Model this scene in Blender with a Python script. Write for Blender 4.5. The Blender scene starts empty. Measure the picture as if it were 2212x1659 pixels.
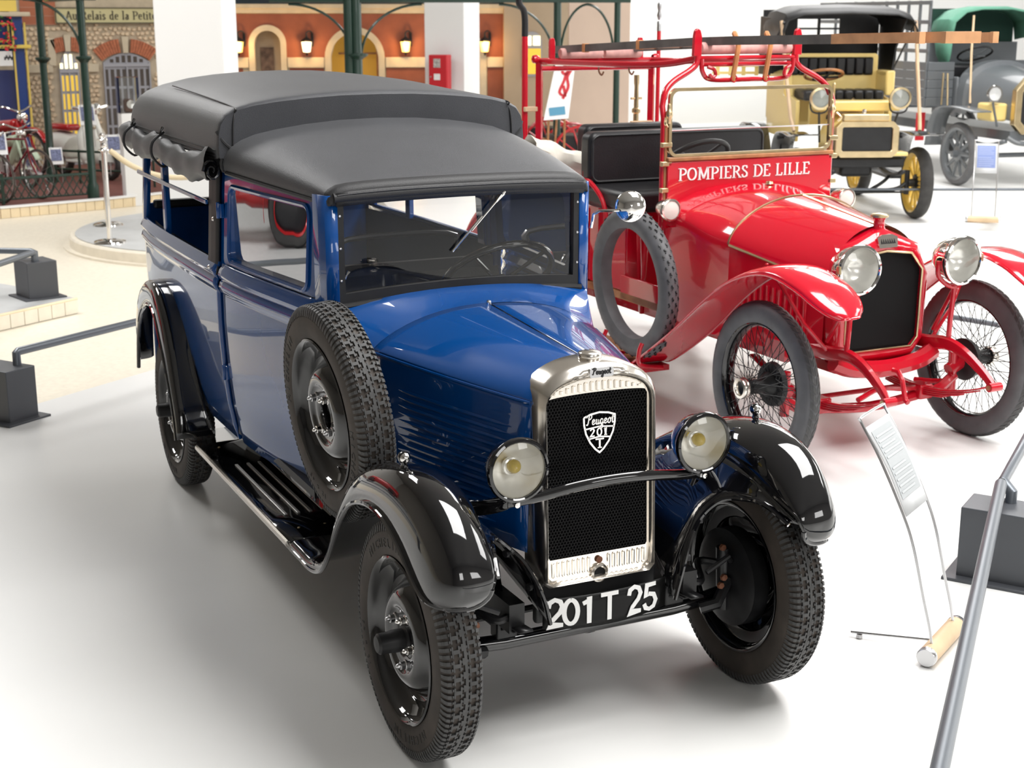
import bpy, bmesh, math, random
from mathutils import Vector, Matrix, Euler
random.seed(7)
PI = math.pi
SC = bpy.context.scene
COL = SC.collection
# ---------------------------------------------------------------- camera
cam_data = bpy.data.cameras.new('camera')
cam = bpy.data.objects.new('camera', cam_data); COL.objects.link(cam)
CAM = Vector((3.652, -2.0345, 2.115)); YAW, PITCH, FPX = 2.69105, 0.248383, 3120.6
cam.location = CAM
fwd = Vector((math.cos(YAW)*math.cos(PITCH), math.sin(YAW)*math.cos(PITCH), -math.sin(PITCH)))
cam.rotation_euler = fwd.to_track_quat('-Z', 'Y').to_euler()
cam_data.sensor_width = 36.0; cam_data.lens = 36.0*FPX/2212.0
cam_data.clip_start = 0.05; cam_data.clip_end = 200
cam_data.dof.use_dof = True; cam_data.dof.focus_distance = 4.7; cam_data.dof.aperture_fstop = 6.3
SC.camera = cam
# ---------------------------------------------------------------- world and light
SC.view_settings.view_transform = 'Standard'; SC.view_settings.look = 'None'
SC.view_settings.gamma = 1.0; SC.view_settings.use_curve_mapping = False
SC.view_settings.exposure = 0.30
world = bpy.data.worlds.new('hall_world'); SC.world = world; world.use_nodes = True
world.node_tree.nodes['Background'].inputs[0].default_value = (0.95, 0.97, 1.0, 1)
world.node_tree.nodes['Background'].inputs[1].default_value = 0.6
CEIL = 7.0
def skylight(x, y, sx, sy, power, col=(1, 0.99, 0.975), rot=(0, 0, 0), z=CEIL-0.12):
    L = bpy.data.lights.new('skylight', 'AREA'); L.shape = 'RECTANGLE'; L.size = sx; L.size_y = sy
    L.energy = power; L.color = col
    o = bpy.data.objects.new('skylight', L); COL.objects.link(o); o.location = (x, y, z); o.rotation_euler = rot
    return o
skylight(0.8, 3.1, 5.6, 4.4, 780)
skylight(-8.5, 9.5, 6.0, 4.0, 640)
skylight(1.2, 12.0, 6.0, 4.4, 520)
skylight(-16.5, 13.5, 6.0, 4.4, 520)
skylight(-16.0, -1.5, 3.0, 3.0, 160)
skylight(-9.0, -2.0, 3.6, 2.6, 380)
for ly in (-1.6, 5.6):
    skylight(9.9, ly, 2.2, 3.0, 105, rot=(0, PI/2, 0), z=3.8)
skylight(-6.0, 25.7, 26.0, 4.0, 900, rot=(PI/2, 0, 0), z=3.6)
# ---------------------------------------------------------------- materials
MATS = {}
def mat(name, col, rough=0.5, metal=0.0, coat=0.0, var=0.0, vscale=8.0, bump=0.0, bscale=60.0, emit=None, es=1.0, alpha=None, trans=0.0, ior=1.45, spec=0.5, sheen=0.0):
    m = bpy.data.materials.new(name); m.use_nodes = True
    nt = m.node_tree; b = nt.nodes['Principled BSDF']
    c = (col[0], col[1], col[2], 1)
    b.inputs['Base Color'].default_value = c
    b.inputs['Roughness'].default_value = rough; b.inputs['Metallic'].default_value = metal
    b.inputs['Coat Weight'].default_value = coat; b.inputs['Coat Roughness'].default_value = 0.02
    b.inputs['IOR'].default_value = ior; b.inputs['Specular IOR Level'].default_value = spec
    b.inputs['Transmission Weight'].default_value = trans
    b.inputs['Sheen Weight'].default_value = sheen
    if var > 0 or bump > 0:
        tc = nt.nodes.new('ShaderNodeTexCoord')
    if var > 0:
        n = nt.nodes.new('ShaderNodeTexNoise'); n.inputs['Scale'].default_value = vscale; n.inputs['Detail'].default_value = 4
        nt.links.new(tc.outputs['Object'], n.inputs['Vector'])
        r = nt.nodes.new('ShaderNodeValToRGB')
        r.color_ramp.elements[0].position = 0.3; r.color_ramp.elements[1].position = 0.7
        r.color_ramp.elements[0].color = tuple(max(0, k*(1-var)) for k in col) + (1,)
        r.color_ramp.elements[1].color = tuple(min(1, k*(1+var)) for k in col) + (1,)
        nt.links.new(n.outputs['Fac'], r.inputs['Fac']); nt.links.new(r.outputs['Color'], b.inputs['Base Color'])
    if bump > 0:
        n2 = nt.nodes.new('ShaderNodeTexNoise'); n2.inputs['Scale'].default_value = bscale; n2.inputs['Detail'].default_value = 3
        nt.links.new(tc.outputs['Object'], n2.inputs['Vector'])
        bp = nt.nodes.new('ShaderNodeBump'); bp.inputs['Strength'].default_value = bump; bp.inputs['Distance'].default_value = 0.01
        nt.links.new(n2.outputs['Fac'], bp.inputs['Height']); nt.links.new(bp.outputs['Normal'], b.inputs['Normal'])
    if emit:
        b.inputs['Emission Color'].default_value = emit + (1,); b.inputs['Emission Strength'].default_value = es
    MATS[name] = m
    return m
def glass(name, tint=(1, 1, 1), refl=0.08):
    m = bpy.data.materials.new(name); m.use_nodes = True; nt = m.node_tree; nt.nodes.clear()
    out = nt.nodes.new('ShaderNodeOutputMaterial'); mx = nt.nodes.new('ShaderNodeMixShader')
    tr = nt.nodes.new('ShaderNodeBsdfTransparent'); tr.inputs[0].default_value = tint + (1,)
    gl = nt.nodes.new('ShaderNodeBsdfGlossy'); gl.inputs['Roughness'].default_value = 0.0; gl.inputs[0].default_value = (1, 1, 1, 1)
    fr = nt.nodes.new('ShaderNodeFresnel'); fr.inputs['IOR'].default_value = 1.5
    ad = nt.nodes.new('ShaderNodeMath'); ad.operation = 'ADD'; ad.inputs[1].default_value = refl-0.04; ad.use_clamp = True
    nt.links.new(fr.outputs[0], ad.inputs[0]); nt.links.new(ad.outputs[0], mx.inputs[0])
    nt.links.new(tr.outputs[0], mx.inputs[1]); nt.links.new(gl.outputs[0], mx.inputs[2]); nt.links.new(mx.outputs[0], out.inputs[0])
    MATS[name] = m
    return m
def M(n): return MATS[n] if isinstance(n, str) else n
mat('interior_shade_navy', (0.003, 0.007, 0.020), 0.5)  # darker copy of the body blue; the interior's shade is put into the colour
mat('van_blue', (0.0006, 0.060, 0.255), 0.25, coat=1.0, ior=1.5, spec=.2)
mat('gloss_black', (0.004, 0.004, 0.005), 0.06, coat=1.0)
mat('satin_black', (0.012, 0.012, 0.013), 0.45, var=0.3)
mat('chassis_black', (0.010, 0.010, 0.011), 0.35, var=0.4, vscale=20)
mat('canvas', (0.040, 0.042, 0.049), 0.40, var=0.12, vscale=5, bump=0.25, bscale=420, sheen=0.15)
mat('canvas_dark', (0.022, 0.022, 0.024), 0.5, bump=0.15, bscale=300)
mat('rubber', (0.040, 0.038, 0.036), 0.62, var=0.25, vscale=14, bump=0.05, bscale=150)
mat('rubber_tread', (0.060, 0.060, 0.060), 0.55, var=0.2, vscale=30)
mat('rubber_brown', (0.050, 0.040, 0.033), 0.65, var=0.35, vscale=10)
mat('rubber_grey', (0.10, 0.10, 0.105), 0.55, var=0.15, vscale=14)
mat('chrome', (0.83, 0.81, 0.78), 0.07, metal=1.0)
mat('nickel', (0.86, 0.81, 0.74), 0.20, metal=1.0)
mat('steel', (0.62, 0.62, 0.63), 0.3, metal=1.0)
mat('brass', (0.62, 0.49, 0.29), 0.28, metal=1.0, var=0.15)
mat('rust', (0.16, 0.06, 0.03), 0.7, var=0.3, vscale=40)
mat('reflector', (0.95, 0.94, 0.90), 0.25, metal=0.5)
mat('plate_black', (0.004, 0.004, 0.004), 0.4, spec=0.25)
mat('core_black', (0.0035, 0.0035, 0.004), 0.5, spec=0.25)
mat('aluminium', (0.82, 0.82, 0.81), 0.35, metal=0.5)
mat('wood_tan', (0.52, 0.27, 0.13), 0.45, var=0.2, vscale=9)
mat('bulb_yellow', (0.85, 0.62, 0.05), 0.08, trans=0.3, coat=1.0)
mat('white_paint', (0.86, 0.86, 0.85), 0.4)
mat('leather_black', (0.012, 0.012, 0.014), 0.38, var=0.2, bump=0.12, bscale=120)
mat('red_paint', (0.56, 0.004, 0.020), 0.14, coat=0.9)
mat('red_frame', (0.50, 0.005, 0.018), 0.22, coat=0.6)
mat('wood', (0.38, 0.17, 0.07), 0.45, var=0.35, vscale=9)
mat('wood_grey', (0.10, 0.095, 0.09), 0.5, var=0.3, vscale=9)
mat('wood_pale', (0.66, 0.48, 0.30), 0.5, var=0.12, vscale=6)
mat('strap_tan', (0.55, 0.24, 0.09), 0.5, var=0.2)
mat('strap_pale', (0.62, 0.44, 0.28), 0.55, var=0.1)
mat('hose_pink', (0.66, 0.36, 0.33), 0.75, var=0.15, vscale=20)
mat('yellow_paint', (0.88, 0.67, 0.25), 0.25, coat=0.4)
mat('grey_paint', (0.115, 0.125, 0.135), 0.35, coat=0.4)
mat('green_canvas', (0.10, 0.27, 0.19), 0.7, var=0.1)
mat('green_inside', (0.006, 0.035, 0.024), 0.8)
mat('green_iron', (0.012, 0.035, 0.024), 0.3, coat=0.3)
mat('barrier_grey', (0.085, 0.09, 0.10), 0.42, metal=0.3)
mat('barrier_rail', (0.14, 0.155, 0.175), 0.35, metal=0.4)
glass('glass_clear', (0.97, 0.98, 0.98), 0.04)
glass('glass_mirror', (0.16, 0.17, 0.18), 0.62)
glass('glass_lens', (0.98, 0.98, 0.97), 0.045)
# ---------------------------------------------------------------- mesh builder
class MB:
    def __init__(s): s.v = []; s.f = []
    def add(s, verts, faces, T=None):
        n = len(s.v)
        s.v += [tuple(T @ Vector(p)) for p in verts] if T is not None else [tuple(p) for p in verts]
        s.f += [tuple(i+n for i in f) for f in faces]; return s
    def box(s, c, d, T=None, R=None):
        x, y, z = (k/2 for k in d)
        vs = [Vector((sx*x, sy*y, sz*z)) for sx in (-1, 1) for sy in (-1, 1) for sz in (-1, 1)]
        if R is not None: vs = [R @ v for v in vs]
        vs = [v + Vector(c) for v in vs]
        return s.add(vs, [(0, 1, 3, 2), (4, 6, 7, 5), (0, 4, 5, 1), (2, 3, 7, 6), (0, 2, 6, 4), (1, 5, 7, 3)], T)
    def tube(s, pts, r, n=8, closed=False, cap=True, sx=1.0, T=None):
        P = [Vector(p) for p in pts]; m = len(P); vs = []; fs = []
        t0 = (P[1]-P[0]).normalized()
        up = Vector((0, 0, 1)) if abs(t0.z) < 0.9 else Vector((1, 0, 0))
        a = t0.cross(up).normalized()
        for i, p in enumerate(P):
            if closed: t = (P[(i+1) % m]-P[i-1]).normalized()
            elif i == 0: t = t0
            elif i == m-1: t = (P[i]-P[i-1]).normalized()
            else: t = ((P[i+1]-p).normalized()+(p-P[i-1]).normalized()).normalized()
            a = (a - t*a.dot(t)).normalized(); b = t.cross(a)
            rr = r[i] if isinstance(r, (list, tuple)) else r
            for k in range(n):
                q = 2*PI*k/n; vs.append(p + a*(rr*math.cos(q)*sx) + b*(rr*math.sin(q)))
        for i in range(m if closed else m-1):
            j = (i+1) % m
            for k in range(n):
                l = (k+1) % n; fs.append((i*n+k, i*n+l, j*n+l, j*n+k))
        if cap and not closed: fs.append(tuple(range(n))[::-1]); fs.append(tuple((m-1)*n+k for k in range(n)))
        return s.add(vs, fs, T)
    def lathe(s, prof, o=(0, 0, 0), ax=(0, 1, 0), n=32, closed=False, T=None):
        ax = Vector(ax).normalized(); o = Vector(o)
        u = ax.orthogonal().normalized(); w = ax.cross(u); m = len(prof); vs = []; fs = []
        for r, h in prof:
            for k in range(n):
                q = 2*PI*k/n; vs.append(o + ax*h + (u*math.cos(q) + w*math.sin(q))*max(r, 1e-5))
        for i in range(m if closed else m-1):
            j = (i+1) % m
            for k in range(n):
                l = (k+1) % n; fs.append((i*n+k, i*n+l, j*n+l, j*n+k))
        return s.add(vs, fs, T)
    def grid(s, rows, wu=False, wv=False, T=None):
        m = len(rows); n = len(rows[0]); vs = [p for r in rows for p in r]; fs = []
        for i in range(m if wu else m-1):
            for k in range(n if wv else n-1):
                j = (i+1) % m; l = (k+1) % n; fs.append((i*n+k, i*n+l, j*n+l, j*n+k))
        return s.add(vs, fs, T)
    def prism(s, poly, fn, d0, d1, T=None):
        n = len(poly); vs = [fn(a, b, d0) for a, b in poly] + [fn(a, b, d1) for a, b in poly]
        fs = [tuple(range(n)), tuple(range(2*n-1, n-1, -1))] + [(i, (i+1) % n + 0, (i+1) % n + n, i+n)[::-1] for i in range(n)]
        return s.add(vs, fs, T)
    def ring(s, outer, inner, fn, d0, d1, T=None):
        n = len(outer); vs = [fn(a, b, d) for d in (d0, d1) for poly in (outer, inner) for a, b in poly]; fs = []
        for i in range(n):
            j = (i+1) % n
            fs += [(i, j, n+j, n+i), (2*n+i, 3*n+i, 3*n+j, 2*n+j), (i, 2*n+i, 2*n+j, j), (n+i, n+j, 3*n+j, 3*n+i)]
        return s.add(vs, fs, T)
    def disc(s, o, ax, r, n=24): return s.lathe([(r, 0), (0, 0)], o, ax, n)
def mesh_of(name, mb, smooth=True, ang=40):
    me = bpy.data.meshes.new(name); me.from_pydata(mb.v, [], mb.f)
    bm = bmesh.new(); bm.from_mesh(me); bmesh.ops.recalc_face_normals(bm, faces=bm.faces); bm.to_mesh(me); bm.free()
    if smooth:
        me.polygons.foreach_set('use_smooth', [True]*len(me.polygons)); me.set_sharp_from_angle(angle=math.radians(ang))
    return me
def ob(name, mb, m, parent=None, smooth=True, ang=40, sub=0, solid=0, bev=0, loc=None, rot=None, label=None, kind=None, off=0):
    me = mb if isinstance(mb, bpy.types.Mesh) else mesh_of(name, mb, smooth, ang)
    if not me.materials and m: me.materials.append(M(m))
    o = bpy.data.objects.new(name, me); COL.objects.link(o)
    if parent is not None: o.parent = parent
    if loc is not None: o.location = loc
    if rot is not None: o.rotation_euler = rot
    if solid: q = o.modifiers.new('solid', 'SOLIDIFY'); q.thickness = solid; q.offset = off
    if bev: q = o.modifiers.new('bevel', 'BEVEL'); q.width = bev; q.segments = 2; q.limit_method = 'ANGLE'; q.angle_limit = math.radians(35)
    if sub: q = o.modifiers.new('sub', 'SUBSURF'); q.levels = sub; q.render_levels = sub
    if label: o['label'] = label
    if kind: o['kind'] = kind
    return o
def empty(name, parent=None, loc=(0, 0, 0), rot=(0, 0, 0), label=None):
    o = bpy.data.objects.new(name, None); COL.objects.link(o); o.location = loc; o.rotation_euler = rot
    o.empty_display_size = 0.1
    if parent is not None: o.parent = parent
    if label: o['label'] = label
    return o
def tag(o, label, cat, group=None, kind=None):
    o['label'] = label; o['category'] = cat
    if group: o['group'] = group
    if kind: o['kind'] = kind
    return o
def thing(name, label, cat, loc=(0, 0, 0), rot=(0, 0, 0), group=None):
    return tag(empty(name, None, loc, rot), label, cat, group)
def struct(name, mb, m, label=None, cat=None, **k):
    o = ob(name, mb, m, **k); o['kind'] = 'structure'
    if label: o['label'] = label
    if cat: o['category'] = cat
    return o
def copy_tree(o, parent=None, loc=None, rot=None):
    c = o.copy(); COL.objects.link(c); c.parent = parent
    if loc is not None: c.location = loc
    if rot is not None: c.rotation_euler = rot
    for ch in list(o.children): copy_tree(ch, c)
    return c
def cat_spline(P, k=4, closed=False):
    P = [Vector(p) for p in P]; n = len(P); out = []
    for i in range(n if closed else n-1):
        p1, p2 = P[i], P[(i+1) % n]
        p0 = P[i-1] if (i > 0 or closed) else p1*2-p2
        p3 = P[(i+2) % n] if (i+2 < n or closed) else p2*2-p1
        for j in range(k):
            t = j/k
            out.append(0.5*((2*p1)+(p2-p0)*t+(2*p0-5*p1+4*p2-p3)*t*t+(3*p1-p0-3*p2+p3)*t*t*t))
    if not closed: out.append(P[-1])
    return out
def lerp(a, b, t): return a+(b-a)*t
def itp(tab, x):
    tab = sorted(tab)
    if x <= tab[0][0]: return tab[0][1]
    if x >= tab[-1][0]: return tab[-1][1]
    for i in range(len(tab)-1):
        (x0, y0), (x1, y1) = tab[i], tab[i+1]
        if x0 <= x <= x1:
            d = x1-x0; t = (x-x0)/d
            m0 = (y1-tab[i-1][1])/(x1-tab[i-1][0])*d if i > 0 else y1-y0
            m1 = (tab[i+2][1]-y0)/(tab[i+2][0]-x0)*d if i+2 < len(tab) else y1-y0
            return y0*(2*t**3-3*t*t+1)+m0*(t**3-2*t*t+t)+y1*(-2*t**3+3*t*t)+m1*(t**3-t*t)
def frange(a, b, n): return [a+(b-a)*i/n for i in range(n+1)]
def rrect(x0, x1, y0, y1, r, k=6):
    out = []
    for cx, cy, a in ((x1-r, y0+r, -PI/2), (x1-r, y1-r, 0), (x0+r, y1-r, PI/2), (x0+r, y0+r, PI)):
        for i in range(k+1):
            q = a+PI/2*i/k; out.append((cx+r*math.cos(q), cy+r*math.sin(q)))
    return out
def arc(cx, cy, r, a0, a1, n=10, ry=None):
    return [(cx+r*math.cos(math.radians(a0+(a1-a0)*i/n)), cy+(ry or r)*math.sin(math.radians(a0+(a1-a0)*i/n))) for i in range(n+1)]
XZ = lambda y0: (lambda a, b, d: (a, y0+d, b))
YZ = lambda x0: (lambda a, b, d: (x0+d, a, b))
XY = lambda z0: (lambda a, b, d: (a, b, z0+d))
# ---------------------------------------------------------------- lettering drawn as pen strokes
def stroke(mb, pts, fn, thick, thin=None, d=0.003):
    """a flat extruded pen line; upright runs get 'thick', level runs 'thin'"""
    thin = thick if thin is None else thin
    P = [Vector((a, b)) for a, b in pts]; m = len(P); L = []; R = []
    for i in range(m):
        t = (P[min(i+1, m-1)]-P[max(i-1, 0)]).normalized(); n = Vector((-t.y, t.x))
        w = thin+(thick-thin)*abs(t.y); k = 1.0
        if 0 < i < m-1:
            t1 = (P[i]-P[i-1]).normalized(); k = 1/max(0.5, abs(n.dot(Vector((-t1.y, t1.x)))))
        L.append(P[i]+n*w/2*k); R.append(P[i]-n*w/2*k)
    vs = [fn(p.x, p.y, 0) for p in L]+[fn(p.x, p.y, 0) for p in R]+[fn(p.x, p.y, d) for p in L]+[fn(p.x, p.y, d) for p in R]
    fs = []
    for i in range(m-1):
        fs += [(i, i+1, m+i+1, m+i), (2*m+i, 3*m+i, 3*m+i+1, 2*m+i+1), (i, 2*m+i, 2*m+i+1, i+1), (m+i, m+i+1, 3*m+i+1, 3*m+i)]
    fs += [(0, m, 3*m, 2*m), (m-1, 3*m-1, 4*m-1, 2*m-1)]
    mb.add(vs, fs)
def bow(x0, y0, x1, y1, b): # right-hand bowl from (x0,y0) up to (x0,y1), reaching x1
    cy = (y0+y1)/2; ry = (y1-y0)/2
    return [(x0, y0)]+[(b+(x1-b)*math.cos(math.radians(a)), cy+ry*math.sin(math.radians(a))) for a in range(-90, 91, 18)]+[(x0, y1)]
SER = { # width, strokes (each a list of points), serif feet (x centre, y)
 'P': (.62, [[(.16, 0), (.16, 1)], bow(.16, .46, .58, .97, .3)], [(.16, .02), (.12, .98)]),
 'O': (.80, [arc(.40, .5, .31, 90, 450, 24, .47)], []),
 'M': (.98, [[(.15, 0), (.17, 1)], [(.17, 1), (.48, .1)], [(.48, .1), (.78, 1)], [(.80, 1), (.83, 0)]], [(.15, .02), (.83, .02), (.13, .98), (.84, .98)]),
 'I': (.36, [[(.18, 0), (.18, 1)]], [(.18, .02), (.18, .98)]),
 'E': (.62, [[(.16, 0), (.16, 1)], [(.16, .03), (.55, .03), (.57, .22)], [(.16, .97), (.53, .97), (.54, .78)], [(.16, .51), (.42, .51)]], [(.14, .02), (.14, .98)]),
 'R': (.70, [[(.16, 0), (.16, 1)], bow(.16, .50, .55, .97, .3), [(.36, .5), (.66, .02)]], [(.16, .02), (.12, .98), (.66, .02)]),
 'S': (.56, [[(.46, .76), (.43, .92), (.28, .97), (.14, .90), (.11, .74), (.20, .60), (.36, .48), (.47, .34), (.46, .14), (.30, .03), (.15, .07), (.09, .25)]], []),
 'D': (.76, [[(.16, 0), (.16, 1)], bow(.16, .03, .70, .97, .34)], [(.14, .02), (.14, .98)]),
 'L': (.58, [[(.16, 0), (.16, 1)], [(.16, .03), (.52, .03), (.54, .24)]], [(.14, .02), (.16, .98)]),
 'A': (.74, [[(.08, 0), (.36, 1)], [(.36, 1), (.66, 0)], [(.2, .36), (.54, .36)]], [(.08, .02), (.66, .02)]),
 'u': (.56, [[(.12, .62), (.12, .2), (.2, .04), (.32, .04), (.42, .14)], [(.44, .64), (.44, 0)]], [(.1, .63), (.42, .63), (.48, .02)]),
 'e': (.50, [[(.1, .36), (.42, .36), (.40, .55), (.27, .64), (.14, .56), (.09, .34), (.15, .1), (.28, .02), (.42, .1)]], []),
 'l': (.28, [[(.14, 0), (.14, 1.04)]], [(.14, .02), (.11, 1.02)]),
 'a': (.50, [[(.12, .52), (.24, .63), (.36, .56), (.38, .1), (.46, .03)], [(.37, .38), (.18, .32), (.10, .17), (.17, .03), (.28, .04), (.37, .16)]], []),
 'i': (.28, [[(.14, 0), (.14, .64)], [(.14, .84), (.14, .96)]], [(.14, .02), (.11, .63)]),
 's': (.42, [[(.34, .48), (.28, .62), (.16, .62), (.09, .50), (.15, .38), (.29, .28), (.35, .15), (.26, .03), (.14, .03), (.08, .16)]], []),
 'd': (.56, [[(.40, .52), (.27, .63), (.13, .52), (.10, .32), (.14, .1), (.27, .02), (.40, .14)], [(.42, 0), (.42, 1.04)]], [(.46, .02), (.38, 1.02)]),
 't': (.36, [[(.16, .84), (.16, .14), (.22, .03), (.33, .08)], [(.05, .62), (.32, .62)]], []),
 ' ': (.34, [], []),
}
def serif_text(mb, txt, fn, h, thick=.16, thin=.06, gap=.04, d=.003, x0=0.0, ks=1.0):
    x = x0
    for ch in txt:
        w, st, feet = SER[ch]
        for s in st: stroke(mb, [((x+a)*h*ks, b*h) for a, b in s], fn, thick*h, thin*h, d)
        for a, b in feet: stroke(mb, [((x+a-.13)*h*ks, b*h), ((x+a+.13)*h*ks, b*h)], fn, thin*h, thin*h*1.0, d)
        x += w+gap
    return x*h*ks
def serif_letters(name, m, parent, txt, fn, h, x0, ks, thick=.17, thin=.062, gap=.04):
    """one object per letter"""
    x = 0.0
    for ch in txt:
        if ch != ' ':
            mb = MB(); serif_text(mb, ch, fn, h, thick, thin, gap, x0=x, ks=ks); ob(name, mb, m, parent, smooth=False)
        x += SER[ch][0]+gap
def serif_width(txt, h, gap=.04, ks=1.0): return sum(SER[c][0]+gap for c in txt)*h*ks
def text_mb(txt, size, depth, bold=0.0):
    """built-in sans lettering as (x, y, depth) mesh, centred"""
    cu = bpy.data.curves.new('lettering', 'FONT'); cu.body = txt; cu.size = size; cu.extrude = depth/2; cu.offset = bold
    cu.align_x = 'CENTER'; cu.align_y = 'CENTER'; cu.resolution_u = 3
    o = bpy.data.objects.new('lettering', cu); COL.objects.link(o)
    dg = bpy.context.evaluated_depsgraph_get(); me = bpy.data.meshes.new_from_object(o.evaluated_get(dg))
    mb = MB(); mb.add([v.co for v in me.vertices], [tuple(p.vertices) for p in me.polygons])
    bpy.data.objects.remove(o); bpy.data.curves.remove(cu); bpy.data.meshes.remove(me)
    return mb
SCRIPT = { # joined handwriting for the maker's plate, x height 0.5
 'P': (.62, [[(.05, .10), (.16, .02), (.24, .2), (.30, .7), (.33, .95)], [(.06, .72), (.12, .93), (.34, .99), (.56, .9), (.56, .7), (.42, .55), (.28, .52)]]),
 'e': (.40, [[(.02, .2), (.2, .26), (.3, .38), (.22, .5), (.1, .42), (.09, .16), (.2, .02), (.4, .16)]]),
 'u': (.46, [[(.04, .4), (.1, .48), (.09, .14), (.17, .02), (.28, .1), (.33, .48)], [(.33, .48), (.32, .1), (.4, .02), (.48, .14)]]),
 'g': (.44, [[(.32, .42), (.2, .5), (.08, .36), (.09, .1), (.2, .04), (.32, .2), (.34, .46)], [(.34, .46), (.32, -.3), (.2, -.42), (.08, -.32), (.16, -.16), (.46, .14)]]),
 'o': (.42, [[(.22, .5), (.08, .38), (.08, .12), (.2, .02), (.33, .14), (.33, .38), (.22, .5), (.46, .42)]]),
 't': (.36, [[(.14, .85), (.13, .14), (.2, .02), (.34, .12)], [(.02, .55), (.32, .58)]]),
}
def script_text(mb, txt, fn, h, w, d, x0, y0, sl=.12):
    x = 0
    for c in txt:
        wd, st = SCRIPT[c]
        for s in st:
            pts = [(p.x, p.y) for p in cat_spline([((x0+(x+a+sl*b)*h), y0+b*h, 0) for a, b in s], 3)]
            stroke(mb, pts, fn, w, w*.8, d)
        x += wd
    return x*h
# ================================================================ hall: floors, walls, ceiling, pillars
mat('floor_white', (0.80, 0.80, 0.785), 0.30, var=0.02, vscale=1.5)
mat('floor_beige', (0.78, 0.72, 0.60), 0.35, var=0.06, vscale=30)
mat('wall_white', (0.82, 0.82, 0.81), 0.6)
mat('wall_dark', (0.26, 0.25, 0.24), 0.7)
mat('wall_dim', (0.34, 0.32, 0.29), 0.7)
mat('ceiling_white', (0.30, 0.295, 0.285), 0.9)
mat('tile_cream', (0.80, 0.66, 0.44), 0.4, var=0.06)
mat('tile_pale', (0.80, 0.74, 0.62), 0.35, var=0.06)
mat('podium_grey', (0.50, 0.51, 0.51), 0.4, var=0.05)
mat('podium_red', (0.17, 0.06, 0.05), 0.6, var=0.2, vscale=3)
FL = -0.12
struct('floor', MB().box((-5.75, 7, FL-.05), (32.5, 39, .1)), 'floor_beige', 'cream speckled hall floor beyond the white platform', 'floor')
poly = [(3.0, -12), (10, -12), (10, 26), (-21.5, 26), (-21.5, 23.4), (-21.3, 23.0)]
struct('platform', MB().prism(poly, XY(0), FL, 0), 'floor_white', 'low glossy white platform the cars stand on', 'platform', bev=.01)
poly = [(-9.6, 3.25), (-8.077, 7.26), (-7.363, 9.13), (-1.1, 25.6), (-20.9, 25.6), (-20.9, 9), (-14.5, 4.5)]
struct('back_platform', MB().prism(poly, XY(0), -.05, .08), 'floor_white', 'raised white platform under the yellow car', 'platform', bev=.01)
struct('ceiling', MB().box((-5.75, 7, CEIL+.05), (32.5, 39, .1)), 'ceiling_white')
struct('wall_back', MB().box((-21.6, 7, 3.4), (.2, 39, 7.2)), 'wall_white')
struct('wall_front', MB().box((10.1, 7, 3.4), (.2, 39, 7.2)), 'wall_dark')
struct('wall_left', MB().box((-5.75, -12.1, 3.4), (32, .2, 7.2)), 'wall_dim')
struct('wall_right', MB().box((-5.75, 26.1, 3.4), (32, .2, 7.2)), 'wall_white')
def pillar(cx, cy, w, deg):
    R = Matrix.Rotation(math.radians(deg), 3, 'Z')
    mb = MB().box((cx, cy, 3.4), (w, w, 7.1), R=R)
    o = struct('pillar', mb, 'wall_white', bev=.01); return o
p1_ = pillar(-11.35, 1.66, .68, -27.5); p1_['label'] = 'wide white pillar directly behind the blue van'; p1_['category'] = 'pillar'
p2_ = pillar(-17.0, 6.95, .64, -46); p2_['label'] = 'white pillar carrying the red hose cabinet'; p2_['category'] = 'pillar'
# red hose cabinet on the second pillar
HC = thing('hose_cabinet', 'red metal fire hose cabinet mounted on a white pillar', 'cabinet', (-16.66, 6.60, 1.32), (0, 0, math.radians(-46)))
mat('cabinet_red', (0.55, 0.02, 0.03), 0.35)
ob('cabinet_body', MB().box((0, 0, 0), (.16, .30, .52)), 'cabinet_red', HC, bev=.01)
dr = ob('cabinet_door', MB().box((.088, 0, 0), (.02, .285, .50)), 'cabinet_red', HC, bev=.005)
ob('notice', MB().box((.100, -.01, .14), (.004, .11, .13)), mat('notice_photo', (.45, .42, .40), .4, var=.6, vscale=30), dr)
ob('notice', MB().box((.100, -.01, -.06), (.004, .10, .09)), 'white_paint', dr)
ob('lock', MB().lathe([(0, .012), (.012, .01), (.014, 0)], o=(.098, -.11, -.06), ax=(1, 0, 0), n=12), 'steel', dr)
# round podium with stanchions
pod = struct('round_podium', MB().lathe([(1.86, FL), (1.86, FL+.02), (1.80, FL+.02), (1.80, -.015), (1.785, 0), (1.70, .004), (0, .004)], o=(-11.0, 2.02, 0), ax=(0, 0, 1), n=64), 'tile_pale', 'low round podium with grey top and pale edge', 'podium')
ob('podium_top', MB().lathe([(1.74, .004), (1.74, .010), (0, .010)], o=(-11.0, 2.02, 0), ax=(0, 0, 1), n=64), 'podium_grey', pod)
def stanchion(x, y, lab):
    S = thing('rope_stanchion', lab, 'stanchion', (x, y, .01), group='chrome rope stanchions')
    ob('base', MB().lathe([(0, .035), (.04, .034), (.12, .026), (.15, .015), (.155, 0)], ax=(0, 0, 1), n=32), 'chrome', S)
    ob('post', MB().lathe([(.024, .03), (.024, .86), (.034, .865), (.034, .90), (.028, .91), (.034, .93), (.03, .945), (0, .955)], ax=(0, 0, 1), n=20), 'chrome', S)
    ob('hook_ring', MB().tube([(.05*math.cos(q), .05*math.sin(q), .885) for q in [2*PI*i/16 for i in range(16)]], .008, 6, closed=True), 'chrome', S)
stanchion(-10.515, .507, 'chrome rope stanchion standing in front on the round podium')
stanchion(-11.75, .72, 'chrome rope stanchion standing further back on the round podium')
mat('rope_cream', (0.72, 0.60, 0.40), 0.8, bump=.6, bscale=120)
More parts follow.
